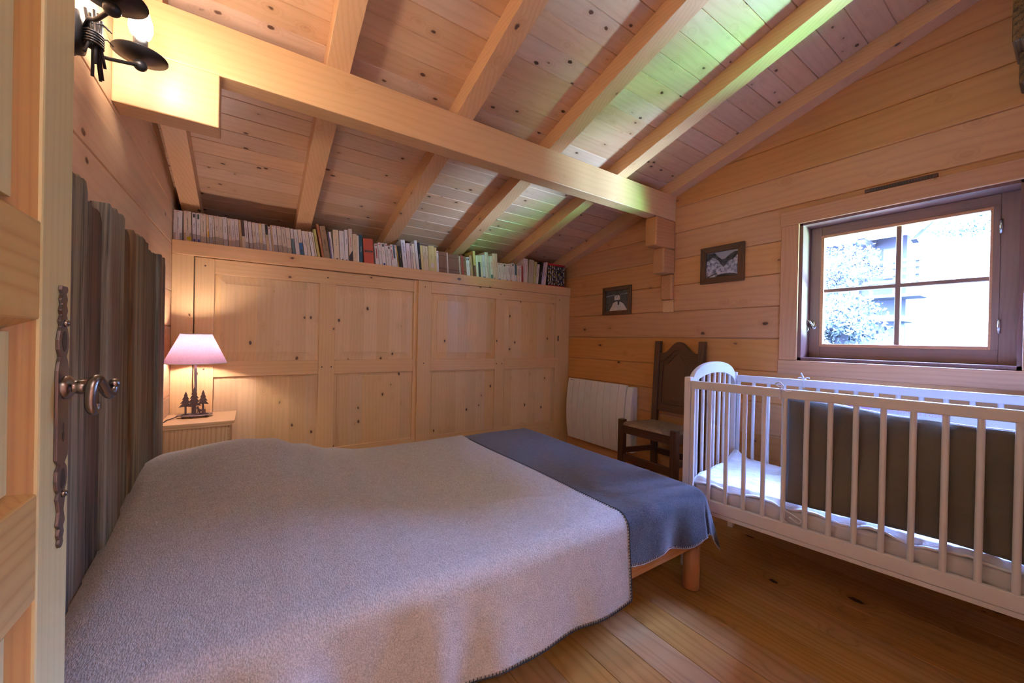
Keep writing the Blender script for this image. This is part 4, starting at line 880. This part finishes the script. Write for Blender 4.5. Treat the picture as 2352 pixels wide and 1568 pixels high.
dk, drows = cloth('dark_blanket', .95, 1.695+.215, Rhem, 2.325+.25, 90, 150, ZT, M['wool_dark'], 'charcoal wool blanket spread over the foot end of the bed', 'blanket', .004, True, 0, .7, (1.4, 1.6, .3))
Lhem = lambda s: 1.0-(.340+.006*math.sin(s*7+1)+.006*math.sin(s*19))
lt, lrows = cloth('light_blanket', -.368, 1.182, Lhem, 2.325+.25, 150, 170, ZT, M['wool'], 'large oatmeal grey wool blanket covering the bed and its pillows', 'blanket', .005, False, .0085, 0, (.4, 1.6, .3))
def stitches(edge, mat, parent, step, ln, dirf):
    """small yarn stitches across a cloth edge"""
    mb = MB(); acc = 0; pts = [Vector(p) for p in edge]
    for a, b_ in zip(pts, pts[1:]):
        seg = (b_-a).length; d = (b_-a).normalized() if seg > 0 else Vector((1, 0, 0)); pos = step-acc
        while pos < seg:
            p = a+d*pos; n_ = dirf(p, d)
            mb.tube([p-n_*ln+Vector((0, 0, .0)), p+n_*.003], .0015, 4); pos += step
        acc = (acc+seg) % step
    mb.tube(pts[::1], .0018, 5, False)
    return mb.build('stitching', mat, parent)
# hems facing the camera: bottom hems on the near side, and the cross edge of the light blanket
def outn(off): return lambda p, d: Vector((0, 0, -1)).lerp(Vector((0, 0, -1)), .5)
stitches([(p[0], p[1]-.004, p[2]) for p in [r[0] for r in lrows]], M['stitch_dark'], lt, .011, .009, outn(0))
edge = [(x+.001, y-.003*(1 if y < 1.0 else 0), z+.003) for x, y, z in lrows[-1][:140]]
stitches(edge, M['stitch_dark'], lt, .0115, .010, lambda p, d: Vector((1, 0, 0)))
stitches([(p[0], p[1]-.003, p[2]) for p in [r[0] for r in drows if r[0][0] > 1.17]], M['stitch_light'], dk, .010, .008, outn(0))

# ---------------------------------------------------------------- radiator
RD = thing('radiator', (2.65, 2.47, .18), 'white electric wall radiator with curved upright fins beneath the small picture', 'radiator')
MB().box(2.655, 2.15, .20, XR-.001, 2.80, .74).build('body', M['radiator_grey'], RD, bevel=.006)
ry0, ry1 = 2.155, 2.872; nf = 9; fw = (ry1-ry0)/nf
for i in range(nf):
    a, b_ = ry0+i*fw+.0012, ry0+(i+1)*fw-.0012
    prof = []
    for j in range(15):
        t = j/14; z = lerp(.178, .757, t); prof.append((2.632-.030*(1-(2*t-1)**2), z))
    poly = prof+[(2.654, .757), (2.654, .178)]
    MB().prism(poly, 1, a, b_).build('fin', M['radiator'], RD, bevel=.003)
sp_ = [(2.636-.028*(1-(2*j/14-1)**2), lerp(.195, .745, j/14)) for j in range(15)]
MB().prism(sp_+[(2.699, .745), (2.699, .195)], 1, 2.09, 2.154).build('side_cover', M['radiator'], RD, bevel=.008)
MB().prism([(2.650, .30), (2.640, .46), (2.650, .62), (2.662, .46)], 1, 2.0885, 2.091).build('side_inlay', M['radiator_grey'], RD)
MB().box(2.660, 2.0883, .205, 2.688, 2.0905, .24).build('rating_label', M['radiator_grey'], RD)
mb = MB(); mb.lathe([(0, -.0015), (.007, -.0015), (.007, .001)], (2.6235, 2.185, .685), 16, 'x'); mb.build('badge', M['gap'], RD)
mb = MB(); mb.box(2.6285, 2.812, .738, 2.6305, 2.836, .743); mb.build('top_mark', M['gap'], RD)

# ---------------------------------------------------------------- pictures
def picture(name, y0, y1, z0, z1, bw, label):
    P_ = thing(name, (XR, (y0+y1)/2, z0), label, 'picture', 'small black and white photos in dark wooden frames on the right wall')
    x0 = XR-.018
    for sgn, (ya, yb) in ((1, (y0, y0+bw)), (-1, (y1-bw, y1))):
        o_, i_ = (ya, yb) if sgn == 1 else (yb, ya)
        MB().prism([(o_, z0), (i_, z0+bw), (i_, z1-bw), (o_, z1)], 0, x0, XR-.0005).build('frame_side', M['frame_z'], P_, bevel=.003)
    MB().prism([(y0, z0), (y1, z0), (y1-bw, z0+bw), (y0+bw, z0+bw)], 0, x0, XR-.0005).build('frame_side', M['frame_y'], P_, bevel=.003)
    MB().prism([(y0, z1), (y1, z1), (y1-bw, z1-bw), (y0+bw, z1-bw)], 0, x0, XR-.0005).build('frame_side', M['frame_y'], P_, bevel=.003)
    return P_, x0
def photo_mat(name, c1, c2, sc, vertical=False):
    m, t, b = nt(name); tc = N(t, 'ShaderNodeTexCoord'); mp = N(t, 'ShaderNodeMapping'); mp.inputs['Scale'].default_value = (1, 3 if vertical else 1, 1)
    n = N(t, 'ShaderNodeTexNoise'); n.inputs['Scale'].default_value = sc; n.inputs['Detail'].default_value = 6
    t.links.new(tc.outputs['Object'], mp.inputs[0]); t.links.new(mp.outputs[0], n.inputs['Vector'])
    t.links.new(mix(t, smooth(t, n.outputs['Fac'], .3, .7), c1, c2), b.inputs['Base Color']); b.inputs['Roughness'].default_value = .25; return m
def layer(P_, poly, x, mat, nm='photo'):
    return MB().prism(poly, 0, x, x+.0008).build(nm, mat, P_)
ph_d = photo_mat('photo_dark_forest', srgb(52, 50, 50), srgb(96, 92, 90), 60, True)
ph_s = photo_mat('photo_snow', srgb(96, 96, 108), srgb(196, 196, 210), 55)
ph_k = photo_mat('photo_sky', srgb(150, 150, 164), srgb(176, 176, 186), 8)
ph_m = photo_mat('photo_mountain', srgb(40, 38, 42), srgb(84, 82, 84), 30)
ph_w = photo_mat('photo_white', srgb(196, 190, 190), srgb(224, 218, 216), 20)
P_, x0 = picture('picture_frame', 2.175, 2.495, 1.365, 1.615, .035, 'smaller dark framed photo of a snowman, above the radiator')
a0, a1, b0, b1 = 2.208, 2.462, 1.398, 1.582
layer(P_, [(a0, b0), (a1, b0), (a1, b1), (a0, b1)], XR-.006, ph_d)
def uv(u, v): return (lerp(a1, a0, u), lerp(b0, b1, v))        # u from viewer's left, v from bottom
def on_photo(pts, mat, k=1, nm='photo_print'): layer(P_, [uv(*q) for q in pts], XR-.006-.0006*k, mat, nm)
on_photo([(0, .70), (.42, .76), (.42, .80), (0, .76)], ph_s); on_photo([(.62, .77), (1, .80), (1, .84), (.62, .80)], ph_s)
on_photo([(.16, 0), (.28, .22), (.33, .37), (.42, .44), (.55, .47), (.68, .42), (.80, .32), (.97, .0)], ph_w, 2)
on_photo([(.39, .52), (.39, .72), (.44, .76), (.58, .76), (.63, .72), (.65, .52)], ph_w, 2)
on_photo([(.36, .73), (.43, .82), (.46, .92), (.54, .90), (.60, .80), (.66, .74), (.5, .77)], paint((50, 44, 42)), 3)
on_photo([(.37, .52), (.36, .47), (.5, .45), (.70, .48), (.72, .54), (.5, .51)], paint((50, 44, 42)), 3)
on_photo([(.54, .46), (.62, .46), (.61, .28), (.54, .29)], paint((50, 44, 42)), 3)
for (u, v) in ((.45, .69), (.53, .72), (.50, .66)): on_photo([(u-.012, v-.02), (u+.012, v-.02), (u+.012, v+.02), (u-.012, v+.02)], paint((50, 44, 42)), 4)
P_, x0 = picture('picture_frame', 1.262, 1.562, 1.547, 1.805, .042, 'larger dark framed photo of a snowy mountain valley, beside the window')
a0, a1, b0, b1 = 1.302, 1.522, 1.587, 1.765
layer(P_, [(a0, b0), (a1, b0), (a1, b1), (a0, b1)], XR-.006, ph_k)
on_photo([(0, .3), (0, .98), (.16, .96), (.26, .97), (.40, .78), (.50, .68), (.60, .70), (.75, .84), (.88, .92), (1, .90), (1, .2), (.5, .2)], ph_m)
on_photo([(0, 0), (0, .66), (.12, .72), (.20, .80), (.28, .76), (.40, .64), (.46, .50), (.55, .38), (.62, .46), (.72, .60), (.84, .62), (.92, .74), (1, .80), (1, 0)], ph_s, 2)
on_photo([(.30, 0), (.36, .10), (.6, .12), (.8, .10), (1, .04), (1, .0)], ph_m, 3)
on_photo([(.33, .24), (.36, .16), (.6, .15), (.8, .13), (1, .05), (1, .07), (.8, .16), (.6, .18), (.39, .19), (.35, .26)], ph_w, 4)
on_photo([(.03, .0), (.17, .07), (.34, .14), (.34, .17), (.17, .11), (.03, .04)], ph_m, 4)

# ---------------------------------------------------------------- chair
CH = thing('chair', (2.47, 1.69, 0), 'dark carved wooden chair with woven rush seat between radiator and cot', 'chair')
cw, chh = M['chair'], M['chair_h']
cfx, cbx = 2.30, 2.66
fl, fr, bl, br = 1.935, 1.50, 1.868, 1.512
for y in (fl, fr): MB().box(cfx-.0, y-.023, 0, cfx+.046, y+.023, .545).build('front_leg', cw, CH, bevel=.004)
for y in (bl, br):
    mb = MB(); hw_ = .022
    pr = [(cbx-.058, 0), (cbx-.018, 0), (cbx-.022, .5), (cbx+.012, 1.135), (cbx-.028, 1.135), (cbx-.062, .5)]
    mb.prism(pr, 1, y-hw_, y+hw_); mb.build('back_leg', cw, CH, bevel=.004)
def rail(ya, yb, x0_, x1_, z0, z1, xb=None, nm='stretcher', mt=None):
    return MB().box(x0_, ya, z0, x1_, yb, z1).build(nm, mt or chh, CH, bevel=.003)
rail(fr+.023, fl-.023, cfx+.010, cfx+.036, .445, .512, nm='seat_rail')
rail(fr+.023, fl-.023, cfx+.012, cfx+.034, .235, .290)
rail(br+.022, bl-.022, cbx-.052, cbx-.030, .27, .315)
def siderail(y0_, y1_, z0, z1, nm):
    mb = MB(); t_ = .011
    vs = [(cfx+.046, y0_-t_, z0), (cfx+.046, y0_+t_, z0), (cbx-.058, y1_+t_, z0), (cbx-.058, y1_-t_, z0), (cfx+.046, y0_-t_, z1), (cfx+.046, y0_+t_, z1), (cbx-.058, y1_+t_, z1), (cbx-.058, y1_-t_, z1)]
    mb.add(vs, [(0,3,2,1),(4,5,6,7),(0,1,5,4),(1,2,6,5),(2,3,7,6),(3,0,4,7)]); mb.build(nm, M['chair'], CH, bevel=.003)
for a, b_ in ((fl, bl), (fr, br)):
    siderail(a, b_, .448, .510, 'seat_rail'); siderail(a, b_, .15, .19, 'stretcher'); siderail(a, b_, .29, .33, 'stretcher')
# rush seat with four woven triangles
mb = MB(); rows = []
n = 24
for i in range(n+1):
    t = i/n; x = lerp(cfx+.004, cbx-.058, t); ya, yb = lerp(fr, br, t), lerp(fl, bl, t); row = []
    for j in range(n+1):
        s = j/n; y = lerp(ya-.012, yb+.012, s); e = min(t, 1-t, s, 1-s)
        if (i < 3) and (s < .09 or s > .91): pass
        row.append((x, y, .520+.012*sstep(e, 0, .08)-.010*sstep(e, .15, .5)))
    rows.append(row)
mb.nonman = True; mb.grid(rows); mb.add([rows[0][0], rows[0][-1], rows[-1][-1], rows[-1][0]]+[(p[0], p[1], .505) for p in (rows[0][0], rows[0][-1], rows[-1][-1], rows[-1][0])], [(0,1,5,4),(1,2,6,5),(2,3,7,6),(3,0,4,7),(4,5,6,7)], False)
so = mb.build('rush_seat', M['straw'], CH)
# move texture origin to seat centre
cxs, cys = (cfx+cbx)/2-.03, (fl+fr)/2
base = Vector(ORG[CH.name]); off = Vector((cxs, cys, .52))-base
for v_ in so.data.vertices: v_.co -= off
so.location = off
# carved back: arched crest, panel, lower rail
yc_ = (bl+br)/2; hw_ = (bl-br)/2-.022
def tx(z): return cbx-.062+(z-.5)*.0536+.012
up, lo = [], []
for j in range(25):
    s = j/24*2-1; y = yc_+s*hw_
    arch = .5*(1+math.cos(PI*min(1, abs(s)/.86)))
    up.append((y, 1.035+.095*arch+.012*abs(s))); lo.append((y, .985+.085*arch))
def slab(polyyz, x_off, th, nm, mt):
    mb = MB(); n_ = len(polyyz)
    vs = [(tx(z)+x_off, y, z) for y, z in polyyz]+[(tx(z)+x_off+th, y, z) for y, z in polyyz]
    mb.add(vs, [tuple(range(n_)), tuple(range(n_, 2*n_))[::-1]]+[(j, n_+j, n_+(j+1) % n_, (j+1) % n_) for j in range(n_)]); return mb.build(nm, mt, CH, bevel=.003)
slab(lo+up[::-1], -.004, .028, 'crest_rail', chh)
slab([(yc_-hw_, .60), (yc_+hw_, .60), (yc_+hw_, .655), (yc_-hw_, .655)], -.002, .026, 'lower_rail', chh)
pn = [(yc_-hw_, .655)]+[(yc_+hw_, .655)]+[(y, z) for y, z in lo[::-1]]
slab([(yc_-hw_, .655), (yc_-hw_+.028, .655)]+[(yc_-hw_+.028, .955)]+[(yc_-hw_, .985)], .002, .018, 'panel_frame', cw)
slab([(yc_+hw_-.028, .655), (yc_+hw_, .655), (yc_+hw_, .985), (yc_+hw_-.028, .955)], .002, .018, 'panel_frame', cw)
slab([(yc_-hw_+.028, .655), (yc_+hw_-.028, .655), (yc_+hw_-.028, .675), (yc_-hw_+.028, .675)], .002, .018, 'panel_frame', chh)
ai = []
for y, z in lo:
    s = (y-yc_)/hw_; ai.append((yc_+s*(hw_-.028), z-.03))
slab([(yc_-hw_, .984), (yc_-hw_+.028, .955)]+ai+[(yc_+hw_-.028, .955), (yc_+hw_, .984)]+lo[::-1], .002, .018, 'panel_frame', chh)
slab([(yc_-hw_+.02, .66), (yc_+hw_-.02, .66)]+[(y, z+.004) for y, z in ai[::-1]], .010, .008, 'back_panel', cw)
slab([(yc_-hw_+.045, .692), (yc_+hw_-.045, .692)]+[(yc_+(y-yc_)*.86, z-.018) for y, z in ai[::-1]], .006, .008, 'raised_field', cw)

# ---------------------------------------------------------------- cot (rotated a few degrees from the wall)
th = math.atan2(.135, 1.01)                     # heading of its long side
ex = Vector((math.sin(th), -math.cos(th), 0)); ey = Vector((math.cos(th), math.sin(th), 0))
XC = Matrix(((ex.x, ey.x, 0, 1.827), (ex.y, ey.y, 0, 1.11), (0, 0, 1, 0), (0, 0, 0, 1)))   # local x: along the long side to the camera, y: across to the wall
CL, CW = 1.262, .665
CT = thing('cot', (2.2, .5, 0), 'white wooden baby cot with slatted sides and arched end under the window', 'cot')
Wt = M['white']
def cb(): return MB(XC)
for (x, y, zt_) in ((-.022, -.002, .952), (CL-.022, -.002, .952), (-.022, CW-.036, .952), (CL-.022, CW-.036, .952)):
    cb().box(x, y, 0, x+.030, y+.040, zt_).build('post', Wt, CT, bevel=.004)
for y in (.004, CW-.024):
    cb().box(.008, y, .895, CL-.022, y+.020, .935).build('top_rail', Wt, CT, bevel=.004)
    cb().box(.008, y, .312, CL-.022, y+.020, .367).build('bottom_rail', Wt, CT, bevel=.004)
    cb().box(.008, y+.006, .292, CL-.022, y+.030, .310).build('bottom_rail', Wt, CT, bevel=.002)
    cb().box(.010, y+.002, .366, .028, y+.018, .896).build('side_strip', Wt, CT, bevel=.003)
    for i in range(15):
        s = .099+i*.0762
        cb().tube([(s, y+.010, .360), (s, y+.010, .900)], .0095, 12, False).build('bar', Wt, CT)
# arched ends
for x in (-.012, CL-.012):
    outer, inner = [], []
    for j in range(21):
        a = PI*j/20; u = -math.cos(a)
        yy_ = CW/2+u*(CW/2-.036)
        outer.append((yy_, .915+.108*math.sin(a)**.8)); inner.append((CW/2+u*(CW/2-.036), .868+.095*math.sin(a)**.8))
    poly = outer+inner[::-1]
    cb().prism(poly, 0, x-.004, x+.018).build('arch_rail', Wt, CT, bevel=.004)
    cb().box(x-.002, .038, .312, x+.016, CW-.036, .367).build('end_bottom_rail', Wt, CT, bevel=.003)
    for i in range(7):
        y = .038+(CW-.074)*(i+1)/8; u = (y-CW/2)/(CW/2-.036); zt_ = .868+.095*(1-u*u)**.4+.01
        cb().tube([(x+.007, y, .36), (x+.007, y, zt_)], .0085, 10, False).build('bar', Wt, CT)
cb().box(.01, .03, .315, CL-.02, CW-.03, .330).build('base_board', Wt, CT)
mb = cb(); mb.ball((-.024, .018, .892), .0045, 10, 6); mb.build('screw_cap', M['gap'], CT)

mb = cb(); mb.box(.018, .034, .331, CL-.03, CW-.036, .425)
tag(mb.build('cot_mattress', M['mattress'], loc=(2.2, .5, .33), bevel=.02, seg=4), 'cream cot mattress lying inside the white cot', 'mattress')
mb = cb(); mb.nonman = True; rows = []
for i in range(181):
    row = []
    for j in range(101):
        s, t = i/180, j/100
        x = lerp(.010, CL-.028, s); y = lerp(.030, CW-.034, t)
        e = min(t*CW, (1-t)*CW); ee = min(s*CL, (1-s)*CL, e)
        z = .437+.005*math.sin(x*24+2*math.sin(y*9))*math.sin(y*31+x*4)+.0045*abs(math.sin(x*62+1.5*math.sin(y*21)))*abs(math.sin(y*58+1.2*math.sin(x*27)))+.006*sstep(ee, 0, .04)
        z += .055*math.exp(-((s*CL)/.05)**2-(((1-t)*CW)/.06)**2)+.02*math.exp(-((s*CL)/.04)**2)*math.sin(t*9)**2
        if e < .02 or ee < .02: z -= .012+.006*math.sin(x*33+y*20)
        row.append((x, y, z))
    rows.append(row)
mb.grid(rows); tag(mb.build('quilted_pad', M['cotton'], loc=(2.2, .5, .43), solid=.008), 'rumpled white quilted pad on top of the cot mattress', 'bedding')

# quilted bumper: hangs inside the near side, turns round the far end and comes back along the wall side
BP = thing('cot_bumper', (2.3, .3, .45), 'padded cot bumper, olive grey outside and white with flowers inside', 'bumper')
def bump_panel(path_y, s0, s1, ztop, zbot, inset, mat, nm, ripple=1, flip=1, th_=.010):
    mb = cb(); mb.nonman = True; rows = []
    n_ = 70; m_ = 26
    for i in range(n_+1):
        s = lerp(s0, s1, i/n_); row = []
        for j in range(m_+1):
            v_ = j/m_; z = lerp(zbot(s), ztop(s), v_)
            puff = ripple*(.006*math.sin(s*17)*math.sin(v_*7)+.005*math.sin(s*41+v_*5)*(v_**2)+.008*math.sin(s*9-v_*4)+.003*math.sin(s*63+v_*11)*sstep(v_, .6, 1))
            tuft = 0
            for (ts, tv) in ((.53, .62), (.95, .35), (.75, .3), (1.15, .66)): 
                d_ = math.hypot((s-ts)/.05, (v_-tv)/.03); tuft -= .012*math.exp(-d_*d_*.6)
            row.append((s, path_y+flip*(inset+puff+tuft*ripple), z))
        rows.append(row)
    mb.grid(rows); return mb.build(nm, mat, BP, solid=th_)
zt_n = lambda s: interp(s, [(.40, .902), (.55, .886), (.75, .868), (.95, .864), (1.2, .872)])
zb_n = lambda s: .455-.006*math.sin(s*6)
bump_panel(.024, .408, CL-.05, zt_n, zb_n, .012, M['bumper'], 'outer_cover')
bump_panel(.024, .410, CL-.05, lambda s: zt_n(s)+.003, lambda s: zb_n(s)-.004, .024, M['cotton'], 'inner_lining')
zt_f = lambda s: interp(s, [(.33, .885), (.45, .868), (.6, .855), (.9, .855), (1.2, .865)])
bump_panel(CW-.026, .345, CL-.05, zt_f, zb_n, .012, M['cotton'], 'inner_lining', flip=-1)
bump_panel(CW-.026, .343, CL-.05, zt_f, zb_n, .001, M['bumper'], 'outer_cover', flip=-1, th_=.006)
mb = cb(); mb.nonman = True
mb.grid([[(CL-.048+.006*math.sin(j*.7), lerp(.04, CW-.04, j/20), z) for j in range(21)] for z in (.455, .6, .75, .868)]); mb.build('inner_lining', M['cotton'], BP, solid=.014)
# print on the white lining of the wall side
yfz = CW-.026-.012-.020
def flower(s, z):
    m1 = cb(); m1.prism([(s+.024*math.cos(a), z+.026*math.sin(a)) for a in [j*PI/9 for j in range(18)]], 1, yfz-.002, yfz-.0008); m1.build('flower_print', M['pinkflower'], BP)
    m2 = cb(); m2.tube([(s, yfz-.003, z-.026), (s, yfz-.003, z-.062)], .0011, 5)
    for sg in (-1, 1): m2.tube([(s, yfz-.003, z-.058), (s+sg*.014, yfz-.003, z-.040), (s+sg*.024, yfz-.003, z-.042), (s+sg*.014, yfz-.003, z-.053), (s, yfz-.003, z-.058)], .0009, 5)
    m2.tube([(s+.012*math.cos(a)*(1-a/16), yfz-.003, z+.006+.012*math.sin(a)*(1-a/16)) for a in [k_*.5 for k_ in range(26)]], .0009, 5)
    m2.build('flower_print', M['ink'], BP)
flower(.55, .842); flower(.60, .838)
vs, fs = text_mesh('des choses roses', .030, .0003)
m_ = MB(XC @ Matrix.Translation((.76, yfz-.003, .822)) @ Matrix.Rotation(PI/2, 4, 'X')); m_.nonman = True; m_.add(vs, fs, False); m_.build('lettering', M['pinkink'], BP)
# cotton ties
def tie(pts, nm='tie'): 
    mb = cb(); [mb.tube(catmull(q, 4), .0032, 6) for q in pts]; return mb.build(nm, M['cotton'], BP)
tie([[(.392, -.001, .89), (.388, -.004, .92), (.39, .002, .941), (.395, .014, .946), (.40, .03, .92), (.41, .034, .89)], [(.390, -.002, .94), (.372, -.004, .952), (.385, .004, .962), (.40, .002, .945)], [(.395, -.004, .935), (.415, -.006, .925), (.428, -.004, .93)]])
yf2 = CW-.024
tie([[(.345, yf2+.004, .89), (.340, yf2-.003, .92), (.343, yf2+.002, .94), (.347, yf2+.022, .935)], [(.343, yf2, .94), (.325, yf2-.002, .946), (.318, yf2-.002, .942)], [(.343, yf2, .94), (.334, yf2, .962), (.330, yf2, .972)], [(.343, yf2, .942), (.36, yf2-.002, .948), (.368, yf2, .944)]])
tie([[(.410, .01, .46), (.412, .0, .43), (.44, -.002, .415), (.47, -.002, .40), (.46, .0, .385), (.43, .002, .40)], [(.405, .012, .46), (.402, .004, .42), (.412, -.002, .385), (.425, .0, .375)]])
mb = cb(); mb.box(.399, CW-.030, .812, .409, CW-.026, .826)
tag(mb.build('care_tag', M['red'], BP), 'small red tag')

# ---------------------------------------------------------------- outside
mb = MB(); mb.nonman = True; rows = []
for i in range(41):
    x = lerp(3.1, 60, (i/40)**1.5); row = []
    for j in range(41):
        y = lerp(-40, 60, j/40)
        row.append((x, y, -1.0+max(0, x-9)*.28+.25*math.sin(x*.5+y*.3)))
    rows.append(row)
mb.grid(rows); tag(mb.build('meadow_ground', M['grass']), kind='structure')
cl = thing('chalet', (16, 4.5, 0), 'old wooden chalet with wide roof and balcony seen through the window', 'building')
MB().box(15.9, 2.95, 1, 19.4, 12, 4.45).build('wall', M['chalet'], cl)
MB().box(15.8, 4.0, 1, 15.895, 12, 3.9).build('render_wall', M['chalet_light'], cl)
MB().prism([(14.9, 4.33), (18.6, 5.75), (19.6, 5.35), (19.6, 5.55), (18.6, 5.95), (14.9, 4.5)], 1, 2.45, 12.5).build('roof', M['roofslab'], cl)
MB().prism([(15.0, 4.1), (18.6, 5.6), (18.6, 5.4), (15.3, 4.05)], 1, 2.6, 2.72).build('barge_board', M['chalet'], cl)
MB().lathe([(0, 0), (.12, 0), (.12, 1.3), (0, 1.3)], (14.95, 3.75, 4.25), 14, 'x').build('beam_end', M['chalet'], cl)
MB().box(15.86, 3.1, 3.2, 15.895, 3.45, 4.1).build('window', M['chalet_light'], cl)
for z in (2.95, 3.15, 3.35, 3.52): MB().box(15.0, 2.5, z, 15.06, 4.0, z+.085).build('balcony_board', M['chalet'], cl)
for y in (2.55, 3.0, 3.5, 3.92): MB().box(15.06, y, 2.62, 15.13, y+.07, 3.68).build('balcony_post', M['chalet'], cl)
MB().box(15.0, 2.5, 2.55, 15.9, 4.0, 2.64).build('balcony_floor', M['chalet'], cl)
def tree(name, c, r, n, mat, label, seed, trunk):
    T_ = thing(name, (c[0], c[1], trunk), label, 'tree', 'trees outside the window'); rr = random.Random(seed)
    mb = MB(); mb.nonman = True
    blobs = [(Vector(c)+Vector((rr.uniform(-.6, .6)*r[0], rr.uniform(-.7, .7)*r[1], rr.uniform(-.7, .7)*r[2])), rr.uniform(.25, .45)) for _ in range(16)]
    for _ in range(n):
        bc, br_ = rr.choice(blobs); d = Vector((rr.gauss(0, 1), rr.gauss(0, 1), rr.gauss(0, 1))).normalized()*br_*rr.uniform(.6, 1.05)
        p_ = bc+Vector((d.x*r[0], d.y*r[1], d.z*r[2])); s_ = rr.uniform(.022, .055)
        a = Vector((rr.gauss(0, 1), rr.gauss(0, 1), rr.gauss(0, 1))).normalized(); b_ = a.orthogonal().normalized()
        mb.add([p_-a*s_, p_+b_*s_*.6, p_+a*s_, p_-b_*s_*.6], [(0, 1, 2, 3)], False)
    mb.build('foliage', mat, T_)
    mb = MB(); mb.tube([(c[0], c[1], trunk), (c[0]+.1, c[1]+.05, c[2]-.2), (c[0], c[1], c[2]+r[2]*.6)], [.14, .10, .04], 8); mb.build('trunk', M['chalet'], T_)
tree('leafy_tree', (11.9, 3.75, 2.6), (.75, 1.2, 1.1), 6500, M['leaf2'], 'leafy tree in front of the chalet, at the left of the window view', 3, -.8)
tree('leafy_tree', (12.4, .8, 4.05), (.85, 1.3, .5), 3500, M['leaf'], 'leafy branch of a tree at the upper right of the window view', 5, .5)
tree('shrub', (8.5, 2.35, 1.55), (.5, .7, .42), 2600, M['leaf2'], 'low shrub below the chalet in the lower left window pane', 8, -.9)
hd = tag(MB().box(5.6, -7, -1, 6.2, .05, 3.6).build('sky_screen', M['leaf'], loc=(5.9, -3, -1)), 'unseen dark block added outside to screen sky light from the second window', 'sky_screen')  # out-of-view box added to keep sky light from the second window
wl = thing('garden_shelter', (10.4, 2.2, 0), 'small wooden garden shelter below the chalet, in the lower left window view', 'shelter')
MB().box(10.2, 2.0, -.6, 10.7, 2.30, 1.62).build('post_wall', M['chalet'], wl)
MB().prism([(1.88, 1.62), (2.42, 1.62), (2.36, 1.74), (1.95, 1.74)], 0, 10.0, 10.9).build('roof', M['chalet'], wl)
